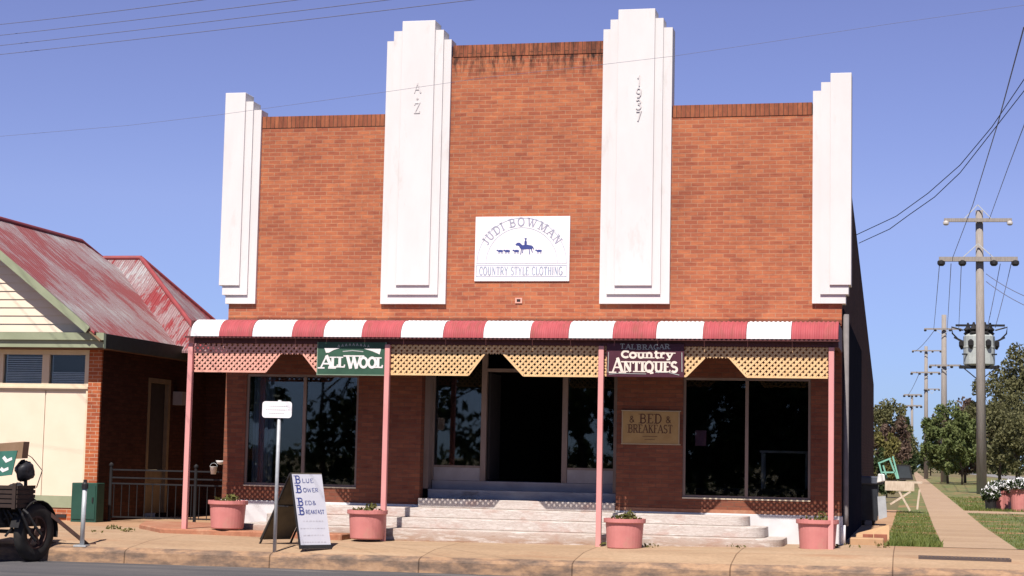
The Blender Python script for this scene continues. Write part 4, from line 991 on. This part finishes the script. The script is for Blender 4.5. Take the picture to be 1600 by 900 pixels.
# jockey stand with foot
js = MB(); p_ = at(78, 838, Y=-4.3); js.tube([at(76, 815, Y=-4.3), p_], .014, 6); js.box(p_.x-.07, p_.x+.09, p_.y-.05, p_.y+.05, gz(p_.x, p_.y), gz(p_.x, p_.y)+.015); js.build('stand', M['rust'], tr)
def lump(name, c, r, m, label, cat):
    mb = MB(); n, k = 16, 10; rnd = random.Random(len(label))
    ph = [rnd.uniform(0, 6.28) for _ in range(6)]
    vs = []
    for i in range(k+1):
        th = math.pi*i/k
        for j in range(n):
            a = 2*math.pi*j/n; w_ = 1+.12*math.sin(3*a+ph[0]+2*th)+.09*math.sin(5*th+ph[1]+a)
            vs.append((c[0]+r[0]*w_*math.sin(th)*math.cos(a), c[1]+r[1]*w_*math.sin(th)*math.sin(a), c[2]+r[2]*w_*math.cos(th)))
    mb.add(vs, [(i*n+j, i*n+(j+1) % n, (i+1)*n+(j+1) % n, (i+1)*n+j) for i in range(k) for j in range(n)])
    return tag(mb.build(name, m, smooth=True, loc=tuple(c)), label, cat)
lump('bag', at(38, 736, Y=-5.15), (.15, .18, .16), M['bag'], 'black lumpy bag on top of the loaded trailer', 'bag')
cr_ = thing('crate', 'dark slatted timber crate in the trailer left of the wheel', 'crate', at(12, 790, Y=-5.6))
cm = MB(); c0 = at(-30, 792, Y=-5.6); c1 = at(28, 757, Y=-5.6)
for i in range(5):
    z = c0.z+(c1.z-c0.z)*i/5; cm.box(c0.x, c1.x, -5.6, -5.57, z, z+.055); cm.box(c1.x-.02, c1.x, -5.565, -5.0, z, z+.055)
M['old_slat'] = plain('old_dark_slat', (.05, .032, .026), (.035, .023, .02), 8, .8)
cm.build('slats', M['old_slat'], cr_)
MB().box(c0.x, c1.x-.03, -5.56, -5.0, c0.z, c1.z-.05).build('liner', M['bag'], cr_)
for x in (c0.x+.2, c1.x-.05): MB().box(x-.03, x+.03, -5.63, -5.602, c0.z-.02, c1.z+.02).build('batten', M['old_slat'], cr_)
hs_ = MB(); rnd = random.Random(3)
for k in range(5):
    p0 = at(4+k*8, 800+rnd.uniform(-8, 8), Y=-5.45); p1 = at(20+k*9, 826+rnd.uniform(-6, 10), Y=-5.3)
    hs_.tube([p0, (p0+p1)/2+Vector((0, -.06, .08)), p1, p1+Vector((.05, .1, -.12))], .022, 7)
for a_, b_ in (((2, 812), (40, 800)), ((8, 838), (34, 806)), ((24, 778), (44, 820)), ((30, 760), (36, 800))): hs_.bar(at(*a_, Y=-5.4), at(*b_, Y=-5.2), .035, .03)
hs_.build('frame', M['black'], tr)
lump('bag', at(26, 768, Y=-5.3), (.15, .16, .13), M['bag'], 'smaller dark bag wedged beside the crate in the trailer', 'bag')
c = at(14, 702, Y=-5.3); cbx = MB(); cbx.prism([at(-22, 718, Y=-5.3), at(34, 716, Y=-5.3), at(37, 690, Y=-5.3), at(-18, 694, Y=-5.3)], (.0, .2, 0))
tag(cbx.build('cardboard_box', M['card']), 'brown cardboard box on top of the loaded trailer behind a green sign', 'box')
gs = thing('sign_board', 'small teal green sign board with white marks leaning on trailer', 'sign', at(10, 745, Y=-5.45))
gq = [at(-30, 748, Y=-5.45), at(18, 742, Y=-5.45), at(27, 704, Y=-5.42), at(-22, 706, Y=-5.42)]
MB().prism(gq, (0, .02, 0)).build('board', plain('teal_sign', (.05, .17, .13), (.04, .13, .10), 5, .5), gs)
ik = Ink(gq[0], gq[1]-gq[0], gq[3]-gq[0], .004); sw_, sh_ = (gq[1]-gq[0]).length, (gq[3]-gq[0]).length
ik.stroke([(sw_*.62, sh_*.72), (sw_*.75, sh_*.55), (sw_*.92, sh_*.62)], .05); ik.stroke([(sw_*.60, sh_*.30), (sw_*.70, sh_*.20), (sw_*.86, sh_*.26)], .05); ik.stroke([(sw_*.15, sh_*.45), (sw_*.5, sh_*.55)], .05)
ik.build('white_marks', M['sign_white'], gs)

# ------------------------------------------------------------------ right-hand side yard things
q = at(1362, 817, Y=13.2); bn = thing('rubbish_bin', 'large dark bin with lid standing in shade of the side wall', 'bin', (4.45, 13.5, 0))
x0, x1 = at(1341, 800, Y=13.2).x, at(1372, 800, Y=13.2).x; zt = at(1360, 757, Y=13.2).z
MB().prism([(x0+.06, 13.25, .12), (x1-.02, 13.25, .12), (x1, 13.2, zt), (x0, 13.2, zt)], (0, .65, 0)).build('bin_body', M['bin'], bn)
MB().box(x0-.05, x1+.12, 13.1, 13.95, zt+.003, zt+.20).build('lid', plain('slate_lid', (.09, .10, .13), rough=.5), bn, bevel=.03)
for x in (x0+.12, x1-.12): MB().tube([(x-.03, 13.4, .10), (x+.03, 13.4, .10)], .10, 14).build('wheel', M['tyre'], bn)
o = MB().prism([at(1373, 812, Y=13.0), at(1386, 808, Y=13.0), at(1384, 775, Y=13.0), at(1371, 776, Y=13.0)], (0, .12, 0)).build('panel', M['bin_grey']); tag(o, 'upright pale grey sheet leaning against right side of the dark bin', 'metal sheet')
o = MB().prism([at(1370, 755, Y=13.0), at(1383, 752, Y=13.0), at(1382, 741, Y=13.0), at(1372, 740, Y=13.0)], (0, .2, 0)).build('box', M['enamel'], bevel=.02); tag(o, 'small white box on the right corner of the bin lid', 'box')
# trestle bench and chair
ty = 27.0
tz = at(1415, 752, Y=ty).z; tb = thing('trestle_bench', 'cream timber trestle bench on the grass beside the path', 'bench', (at(1415, 795, Y=ty).x, ty, 0))
xa, xb = at(1383, 750, Y=ty).x, at(1441, 750, Y=ty).x
m_ = MB(); m_.box(xa, xb, ty-.35, ty-.02, tz-.06, tz); m_.box(xa, xb, ty+.02, ty+.35, tz-.06, tz); m_.box(xa, xb-.25, ty-.36, ty-.30, tz-.30, tz-.06); m_.build('bench_top', M['trestle'], tb)
for s in (0, 1):
    yy = ty-.32+s*.64
    for a_, b_ in (((1405, 768), (1422, 798)), ((1423, 768), (1391, 788)), ((1437, 765), (1433, 796))):
        MB().bar(at(*a_, Y=yy), Vector((at(*b_, Y=yy).x, yy, max(0, at(*b_, Y=yy).z))), .09, .06).build('leg', M['trestle'], tb)
ct = thing('chair', 'mint green timber chair frame standing on the trestle bench', 'chair', (at(1390, 748, Y=ty).x, ty, tz))
def cb_(a_, b_, ya, yb_, nm, w_=.05): MB().bar(at(*a_, Y=ya), at(*b_, Y=yb_), w_, w_).build(nm, M['mint'], ct)
cb_((1374, 725), (1380, 749), ty-.2, ty-.2, 'leg'); cb_((1390, 717), (1402, 748), ty-.2, ty-.2, 'leg'); cb_((1372, 724), (1392, 716), ty-.2, ty-.2, 'rail'); cb_((1377, 738), (1398, 738), ty-.2, ty-.2, 'rail'); cb_((1395, 713), (1404, 748), ty+.2, ty+.2, 'leg'); cb_((1380, 727), (1386, 747), ty+.2, ty+.2, 'leg')
q = [at(p_[0], p_[1], Y=27.2) for p_ in ((1404, 747), (1424, 747), (1420, 729), (1404, 728))]
cf = thing('car_door', 'dark glass framed panel standing on the trestle bench behind the chair', 'panel', at(1412, 746, Y=27.2))
MB().prism([q[0]-Vector((.06, 0, .06)), q[1]+Vector((.06, 0, -.06)), q[2]+Vector((.05, 0, .05)), q[3]+Vector((-.05, 0, .05))], (0, .05, 0)).build('frame', M['black'], cf)
MB().prism([p+Vector((0, -.012, 0)) for p in q], (0, .01, 0)).build('pane', plain('dusky_glass', (.05, .06, .07), rough=.3), cf)
cf.name = 'framed_panel'
# blocks and bricks at the corner
sbk = [((1334, 857), (1376, 846), .6, 'block', 'sandstone block lying at the shop corner beside the lawn', 'block', 'long pale sandstone block at the foot of the side wall'),]
x0, x1 = at(1323, 857, Y=.3).x, at(1381, 857, Y=.3).x; zb = gz(4.3, .3)
o = MB().box(x0+.06, x1, .15, .5, zb-.02, zb+.12).build('stone_block', M['block'], bevel=.015); tag(o, 'long sandy stone block lying at the shop corner beside the lawn', 'stone block')
o = MB().box(x0+.26, x0+.44, .95, 1.1, zb+.0, zb+.16).build('loose_brick', M['redbrick_loose'], bevel=.006); tag(o, 'red brick lying behind the stone block, nearer the shop wall', 'brick')
o = MB().box(x0+.46, x0+.69, .8, .92, zb+.0, zb+.17).build('loose_brick', M['redbrick_loose'], bevel=.006); tag(o, 'red brick lying behind the stone block, nearer the lawn', 'brick')
o = MB().prism([(x0+.1, 1.4, zb), (x0+.72, 1.2, zb), (x0+.72, 1.5, zb+.32), (x0+.5, 1.6, zb+.17), (x0+.12, 1.6, zb+.14)], (0, .2, 0)).build('rubble', M['block']); tag(o, 'sandy lump of rubble heaped behind the loose bricks', 'rubble')

# planters with white flowers
def planter(px, py, Y, r, h, label, flowers, pm='pot', sag=0, dx=0):
    p = at(px, py, Y=Y); z = gz(p.x, Y); t = thing('flower_planter', label, 'planter', (p.x, Y, z), 'white flowered planters beside the street pole')
    MB().lathe((p.x, Y, z), [(r*.8, 0), (r*.95, h*.85), (r*1.05, h*.86), (r*1.05, h), (r*.9, h)], 20).build('pot', M[pm], t)
    lf = MB(); leafy(lf, (p.x+dx, Y, z+h+.06), r*1.45, r*1.3, .27, 600, .09); lf.build('foliage', M['leaf_dark'], t)
    fl = MB(); leafy(fl, (p.x+dx, Y, z+h+.12), r*1.55, r*1.4, .28, flowers, .055); fl.build('blossom', M['petal'], t)
    return t
planter(1566, 783, 34, .36, .70, 'square pink planter with white flowers near the street pole', 420)
planter(1548, 786, 33.4, .22, .48, 'small dark planter with trailing white flowers near the pole', 330, 'black')
planter(1594, 797, 33, .36, .78, 'pink planter with white flowers at the right picture edge', 420)

# ------------------------------------------------------------------ power poles and wires
def pole(px, ybase, ytop, Y, r, label, arms, transformer=False, zbase=None):
    b = at(px, ybase, Y=Y); b.z = 0; tp = at(px-4 if transformer else px, ytop, Y=Y)
    t = thing('power_pole', label, 'power pole', b, 'timber power poles along the side street')
    MB().tube([b, Vector((tp.x, Y, tp.z))], [r, r*.72], 10).build('pole', M['wood_pole'], t, smooth=True)
    for (ya, xl, xr, th) in arms:
        a, c = at(xl, ya, Y=Y-r-.08), at(xr, ya, Y=Y-r-.08)
        o = MB().bar(a, c, th, th).build('crossarm', M['wood_pole'], t)
        L_ = c-a
        for f_ in ((.03, .97) if transformer and ya < 380 else (.03, .3, .7, .97)):
            p = a+L_*f_; MB().lathe(p+Vector((0, 0, -.30*th/.2)), [(.10*th/.2, 0), (.17*th/.2, .08*th/.2), (.17*th/.2, .2*th/.2), (.06*th/.2, .3*th/.2)], 10).build('insulator', M['insul'] if ya < 380 else M['black'], o)
        m0 = a+L_*.5
        br = MB(); 
        for s in (-.22, .22): br.bar(a+L_*(.5+s), m0+Vector((0, 0, .9 if transformer else -.6)), .05, .05)
        br.build('brace', M['galv'], o)
    return t, b, tp
PY = 74
p1, b1, t1 = pole(1534, 771, 329, PY, .30, 'nearest tall timber power pole carrying a grey transformer', [(344, 1475, 1581, .20), (405, 1467, 1590, .26)], True)
# transformer
tc = at(1530, 572, Y=PY+.95); hh = at(1530, 522, Y=PY+.95).z-tc.z; rr = (at(1556, 550, Y=PY).x-at(1506, 550, Y=PY).x)/2
tm = MB().lathe(tc, [(rr*.85, 0), (rr, .1), (rr, hh*.55), (rr*1.02, hh*.56), (rr*1.02, hh*.6), (rr, hh*.61), (rr, hh*.92), (rr*.75, hh)], 22).build('transformer', M['tank'], p1)
bs = MB()
for a in range(0, 360, 60):
    c_, s_ = math.cos(rad(a)), math.sin(rad(a)); p = tc+Vector((c_*rr*.7, s_*rr*.7, hh*.95)); bs.lathe(p, [(.16, 0), (.26, .12), (.16, .22), (.26, .34), (.12, .5), (.05, .75)], 8)
    bs.lathe(tc+Vector((c_*rr*1.1, s_*rr*1.1, hh*.62)), [(.05, -.2), (.16, 0), (.16, .25), (.05, .35)], 8)
bs.build('bushing', M['black'], tm)
rk = MB()
rk.bar((tc.x-rr*1.25, PY+.45, tc.z-.06), (tc.x+rr*1.25, PY+.45, tc.z-.06), .14, .14); rk.bar((tc.x-rr*1.25, PY+1.5, tc.z-.06), (tc.x+rr*1.25, PY+1.5, tc.z-.06), .14, .14)
rk.bar((tc.x-rr*1.5, PY+.45, tc.z+hh*1.25), (tc.x+rr*1.6, PY+.45, tc.z+hh*1.25), .12, .12); rk.bar((tc.x-rr*1.2, PY+.4, tc.z), (tc.x, PY+.4, tc.z-.9), .06, .06); rk.bar((tc.x+rr*1.2, PY+.4, tc.z), (tc.x, PY+.4, tc.z-.9), .06, .06)
for sx in (-1, 1):
    rk.tube([(tc.x+sx*rr*1.0, PY+.5, tc.z+hh*1.1), (tc.x+sx*rr*1.75, PY+.5, tc.z+hh*1.2), (tc.x+sx*rr*1.7, PY+.5, tc.z+hh*1.0), (tc.x+sx*rr*1.25, PY+.6, tc.z+hh*.78)], .05, 6)
    rk.bar((tc.x+sx*rr*1.05, PY+.5, tc.z+hh*.75), (tc.x+sx*rr*1.6, PY+.5, tc.z+hh*.88), .16, .1)
rk.bar((tc.x-rr*1.1, PY+.42, tc.z+hh*.35), (tc.x+rr*1.1, PY+.42, tc.z+hh*.35), .10, .08)
rk.build('transformer_rack', M['steel_grey'], tm)
p2 = pole(1475, 735, 492, 150, .34, 'second power pole along the street, with wide wire arms', [(514, 1444, 1502, .16), (571, 1452, 1502, .18)])
p3 = pole(1447, 735, 541, 205, .30, 'third power pole along the street, with three thin arms', [(548, 1425, 1471, .16), (582, 1423, 1469, .2), (608, 1444, 1468, .14)])
p4 = pole(1425, 735, 616, 340, .32, 'fourth and smallest far power pole down the street', [(617, 1412, 1440, .3), (634, 1416, 1440, .3)])
def wire(label, pts, r, sag=0, m='wire', grp=None):
    pts = [Vector(p) for p in pts]
    if len(pts) == 2:
        a, b = pts; pts = [a+(b-a)*i/16-Vector((0, 0, 4*sag*(i/16)*(1-i/16))) for i in range(17)]
    return tag(MB().tube(pts, r, 5).build('power_line', M[m], smooth=True), label, 'power line', grp)
GW = 'overhead wires in the sky above the street'
for (y0, x1), nm in zip(((36, 275), (53, 420), (69, 560), (83, 690)), ('uppermost', 'second', 'third', 'lowest')):
    a = at(0, y0, Y=-3); b = at(x1, 0, Y=-10); d = b-a; m_ = (a+b)/2
    wire(f'{nm} of four parallel wires crossing the top left sky', [a-d*.35, b+d*.9], .0055, .05, 'wire_pale', GW)
pts = [at(x, y, Y=-2.2-x*.0015) for x, y in ((-150, 226), (0, 213), (200, 196), (345, 179), (600, 144), (760, 121), (940, 101), (1050, 88), (1200, 66), (1400, 36), (1600, 8), (1800, -20))]
wire('single thin wire crossing in front of the white pilasters', pts, .003, 0, 'wire_pale', GW)
a1_, a2_ = at(1338, 367, X=3.99), at(1342, 380, X=3.99)
wire('upper service wire running from the shop side wall to the right sky', [a1_]+[at(x, y, Y=yy) for x, y, yy in ((1400, 338, 6.5), (1450, 302, 5.5), (1500, 258, 4.5), (1550, 198, 3.5), (1600, 124, 2.5), (1680, -20, 1))], .009, 0, 'wire', GW)
wire('lower service wire running from the shop side wall to the right sky', [a2_]+[at(x, y, Y=yy) for x, y, yy in ((1390, 358, 6.8), (1420, 336, 6.2), (1460, 308, 5.5), (1500, 270, 4.6), (1550, 206, 3.6), (1600, 142, 2.6), (1680, 0, 1))], .009, 0, 'wire', GW)
for k, (s, e_) in enumerate((((1481, 344), (1556, 150)), ((1577, 344), (1600, 240)))): pass
wire('wire from the left end of the top crossarm up over the street', [at(1488, 404, Y=PY-.5), at(1520, 320, Y=50), at(1560, 190, Y=25), at(1600, 42, Y=8)], .017, 0, 'wire_pale', GW)
wire('wire from the right of the top crossarm up over the street', [at(1546, 342, Y=PY-1), at(1575, 262, Y=50), at(1600, 196, Y=35), at(1640, 60, Y=15)], .017, 0, 'wire_pale', GW)
for (x0, y0, x1, y1, lb) in ((1468, 412, 1459, 514, 'leftmost wire running back from the lower crossarm of the nearest pole'), (1486, 412, 1480, 514, 'second wire running back from the lower crossarm of the nearest pole'), (1502, 412, 1498, 514, 'third wire running back from lower crossarm of the nearest pole'), (1563, 412, 1541, 520, 'fourth wire dropping from the lower crossarm of the nearest pole'), (1580, 412, 1555, 512, 'rightmost wire dropping from the lower crossarm of the nearest pole')):
    wire(lb, [at(x0, y0, Y=PY), at(x1, y1, Y=150 if x1 < 1500 else PY+.8)], .022 if x1 < 1500 else .02, .1, 'wire_pale', GW)
wire('upper wire slanting down right from nearest pole to picture edge', [at(1541, 428, Y=PY), at(1640, 476, Y=60)], .02, .2, 'wire_pale', GW)
wire('lower wire slanting down right from nearest pole to picture edge', [at(1541, 440, Y=PY), at(1640, 492, Y=60)], .02, .2, 'wire_pale', GW)
wire('faint wire between second and third poles along the street', [at(1460, 516, Y=150), at(1430, 549, Y=205)], .03, .2, 'wire_pale', GW)
wire('faint wire between third and fourth poles along the street', [at(1436, 584, Y=205), at(1418, 618, Y=340)], .035, .3, 'wire_pale', GW)

# ------------------------------------------------------------------ trees
def tree(name, label, base, h, rx, rz_, cz, leafm, n_cl, n_leaf, ls, seed, grp=None, clr=.28, trunk_r=None, ry=None, cat='tree', low=-1.0, surf=.5):
    rnd = random.Random(seed); base = Vector(base); ry = ry or rx
    t = thing(name, label, cat, base, grp)
    tr_ = MB(); r0 = trunk_r or h*.013
    top = base+Vector((rnd.uniform(-.04, .04)*h, 0, cz))
    tr_.tube([base-Vector((0, 0, .2)), base+Vector((rnd.uniform(-.01, .01)*h, 0, h*.22)), (base+top)/2+Vector((rnd.uniform(-.02, .02)*h, 0, 0)), top+Vector((0, 0, rz_*.5))], [r0*1.25, r0, r0*.75, r0*.2], 8)
    cr = MB(); cl = []
    while len(cl) < n_cl:
        p = Vector((rnd.uniform(-1, 1), rnd.uniform(-1, 1), rnd.uniform(low, 1)))
        if surf < p.length < 1: cl.append(p)
    for i, p in enumerate(cl):
        c = base+Vector((p.x*rx, p.y*ry, cz+p.z*rz_)); s = clr*rnd.uniform(.55, 1.25)
        leafy(cr, c, rx*s, ry*s, rz_*s*.8, n_leaf, ls, rnd)
        if i % 3 == 0: tr_.tube([base+(top-base)*rnd.uniform(.35, .95), (base+(top-base)*.8+c)/2+Vector((0, 0, .1*rz_)), c], [r0*.4, r0*.25, r0*.08], 5, caps=False)
    tr_.build('trunk', M['bark'], t, smooth=True); cr.build('crown', M[leafm], t, fix=False)
    return t
def ptree(px, ybase, ytop, Y, wpx, leafm, label, seed, n_cl=26, n_leaf=90, ls=None, name='tree', crown_from=.3, grp=None, **k):
    b = at(px, ybase, Y=Y); b.z = 0; tp = at(px, ytop, Y=Y).z; sc = (Y+32)/FPX; rx = wpx*sc/2
    lo = tp*crown_from; cz = (lo+tp)/2; rz_ = (tp-lo)/2
    return tree(name, label, b, tp, rx, rz_*1.0, cz, leafm, n_cl, n_leaf, ls or sc*3.2, seed, grp, **k)
GT = 'street trees beyond the lawn'
ptree(1390, 735, 627, 95, 78, 'leaf_olive', 'dark green tree rising behind the far end of the side wall', 3, 44, 120, grp=GT, crown_from=.06)
ptree(1413, 735, 642, 120, 36, 'leaf_dark', 'narrow dark tree left of the far path end', 4, 26, 100, grp=GT, crown_from=.05)
ptree(1391, 738, 646, 72, 52, 'leaf_brown', 'brownish thin shrub in front of the dark tree by the wall', 5, 26, 100, grp=GT, crown_from=.05, name='shrub', cat='shrub')
ptree(1385, 742, 676, 56, 46, 'leaf_yellow', 'yellow green rounded bush behind the mint chair', 6, 24, 100, grp=GT, crown_from=.02, name='bush', cat='bush')
ptree(1368, 750, 690, 44, 34, 'leaf_dark', 'low dark bush at the far corner of the shop wall', 16, 16, 90, grp=GT, crown_from=.02, name='bush', cat='bush')
ptree(1481, 745, 636, 138, 82, 'leaf_green', 'bright green tree in middle, left of the nearest pole', 7, 54, 130, grp=GT, crown_from=.16, surf=.3)
ptree(1503, 745, 648, 130, 62, 'leaf_green', 'smaller green tree just left of the nearest power pole', 8, 40, 120, grp=GT, crown_from=.18, surf=.3)
ptree(1508, 740, 616, 150, 100, 'leaf_brown', 'hazy brown topped tall tree behind the bright green ones', 9, 44, 120, grp=GT, crown_from=.12)
ptree(1562, 742, 592, 140, 110, 'leaf_olive', 'olive tree right behind the nearest power pole', 10, 60, 140, grp=GT, crown_from=.14, surf=.3)
ptree(1606, 742, 540, 155, 112, 'leaf_olive', 'tallest olive tree at the right picture edge', 12, 64, 150, grp=GT, crown_from=.12, surf=.3)
ptree(1588, 746, 640, 122, 76, 'leaf_olive', 'low dark tree under the tall olive tree', 13, 40, 120, grp=GT, crown_from=.2, surf=.3)
ptree(1540, 742, 645, 170, 76, 'leaf_dark', 'dark distant tree seen either side of the nearest pole', 14, 36, 120, grp=GT, crown_from=.1)
for i, (px_, w_, s, y) in enumerate(((1454, 40, 21, 300), (1424, 26, 22, 420))):
    ptree(px_, 736, 674+i*14, y, w_, 'leaf_dark', ['dark far tree low beside the far path end', 'faint far tree at the vanishing end of the path'][i], s, 20, 80, grp=GT, crown_from=.05)
# low hedge line far away closes the horizon
hd = MB(); rr_ = random.Random(5)
for i in range(260):
    x = -60+i*1.0; leafy(hd, (x, 480+rr_.uniform(-15, 15), 2.5), 1.8, 4, 4.5+rr_.random()*3, 22, .9, rr_)
tag(hd.build('far_woodland', M['leaf_dark'], fix=False), 'far dark line of woodland along the horizon', 'woodland', kind='stuff')
# trees across the road behind the viewer; the shop windows mirror them; made taller and denser to block low sky
GR = 'trees across the road mirrored in the shop windows'
lbl = ['broad tree mirrored in the left half of the left shop window', 'dense tree mirrored in the right half of the left shop window', 'tall tree mirrored in the entry window left of the doorway', 'spreading tree mirrored in the doorway glass', 'loose tree mirrored in the entry window right of the doorway', 'dark tree mirrored in the right shop window', 'outer tree mirrored beside the right shop window']
for i, (x, y, h) in enumerate(((-28, -52, 11), (-21, -46, 10), (-14.5, -52, 12), (-9, -45, 11), (-4, -48, 13), (1.0, -44, 13), (7, -48, 13))):
    tree('roadside_tree', lbl[i], (x, y, -.3), h, 3.6, h*.44, h*.50, 'leaf_dark', (24 if i < 2 else 46) if i < 4 else 150, 60, .28, 40+i, GR, clr=.26, surf=.2)
hg = MB(); rh = random.Random(77)  # unseen hedge, added behind the viewer to darken the window reflections
for i in range(150):
    x = -40+i*.4; leafy(hg, (x, -64+rh.uniform(-1, 1), .7), .6, .8, 1.2+(2.6 if x > -10 else .8)*rh.random(), 60 if x > -10 else 30, .3, rh)
tag(hg.build('added_hedge', M['leaf_dark'], fix=False), 'long unseen hedge added across the road to darken the shop windows', 'added_hedge')

# grass tufts on the lawns
gm = MB(); rg = random.Random(9)
def blades(x0, x1, y0, y1, n, hmin, hmax):
    for _ in range(n):
        x = rg.uniform(x0, x1); y = y0+(y1-y0)*rg.random()**1.6; z = gz(x, y); h = rg.uniform(hmin, hmax); a = rg.uniform(0, 6.28); w_ = h*.16
        dx, dy = math.cos(a)*w_, math.sin(a)*w_; lx, ly = rg.gauss(0, h*.35), rg.gauss(0, h*.35)
        gm.add([(x-dx, y-dy, z), (x+dx, y+dy, z), (x+lx, y+ly, z+h)], [(0, 1, 2)])
blades(4.72, 5.70, .25, 28, 5000, .02, .07); blades(6.97, 10.5, .4, 28, 7000, .02, .07); blades(6.97, 13, 32, 60, 6000, .05, .12); blades(4.5, 5.72, .15, 1.2, 500, .04, .12)
tag(gm.build('grass', M['grass'], fix=False), 'short patchy grass on the verge lawns', 'grass', kind='stuff')
wd = MB(); rw = random.Random(4)
for (px_, py_, n_) in ((178, 826, 40), (200, 830, 25), (150, 832, 10), (1010, 858, 16), (940, 856, 10), (1300, 862, 22), (1150, 860, 10), (1380, 862, 26), (1330, 862, 8)):
    p = at(px_, py_, Z=.01); leafy(wd, (p.x, max(p.y, -1.9) if px_ > 900 else p.y, gz(p.x, -1.5)+.03), .16, .08, .045, n_, .035, rw)
tag(wd.build('weeds', M['weed'], fix=False), 'scattered small weeds along the foot of the shopfront', 'weeds', kind='stuff')

# ------------------------------------------------------------------ light
EL, AZ = 53.8, 3.6
sd = Vector((math.sin(rad(AZ))*math.cos(rad(EL)), math.cos(rad(AZ))*math.cos(rad(EL)), -math.sin(rad(EL))))
sl_ = bpy.data.lights.new('sun', 'SUN'); sl_.energy = 5.0; sl_.angle = rad(0.5); sl_.color = (1.0, 0.93, 0.85)
so = bpy.data.objects.new('sun', sl_); COL.objects.link(so); so.rotation_euler = sd.to_track_quat('-Z', 'Y').to_euler(); so.location = (0, -20, 40)
wld = bpy.data.worlds.new('World'); S.world = wld; wld.use_nodes = True
nt = wld.node_tree; bg = nt.nodes['Background']
sk = nt.nodes.new('ShaderNodeTexSky'); sk.sky_type = 'NISHITA'; sk.sun_disc = False; sk.sun_elevation = rad(EL); sk.sun_rotation = rad(180+AZ)
sk.air_density = 1.0; sk.dust_density = 0.0; sk.ozone_density = 5.0; sk.altitude = 500
gv = N(nt, 'ShaderNodeTexCoord'); gs_ = N(nt, 'ShaderNodeSeparateXYZ'); L(nt, gv.outputs['Generated'], gs_.inputs[0])
tint = ramp(nt, gs_.outputs[2], [(0.0, (0.36, 0.50, 0.86)), (0.06, (0.62, 0.64, 0.96)), (0.14, (0.98, 0.78, 1.0)), (0.25, (1.06, 0.77, 0.98)), (0.36, (0.55, 0.44, 0.56)), (1.0, (0.42, 0.34, 0.42))])
L(nt, mixc(nt, 1.0, sk.outputs[0], tint, 'MULTIPLY'), bg.inputs[0]); bg.inputs[1].default_value = 0.088
S.view_settings.view_transform = 'Standard'; S.view_settings.look = 'None'; S.view_settings.exposure = 0.42; S.view_settings.gamma = 1.0
S.view_settings.use_curve_mapping = False
S.cycles.max_bounces = 6; S.cycles.diffuse_bounces = 1; S.cycles.transparent_max_bounces = 10; S.cycles.use_denoising = True
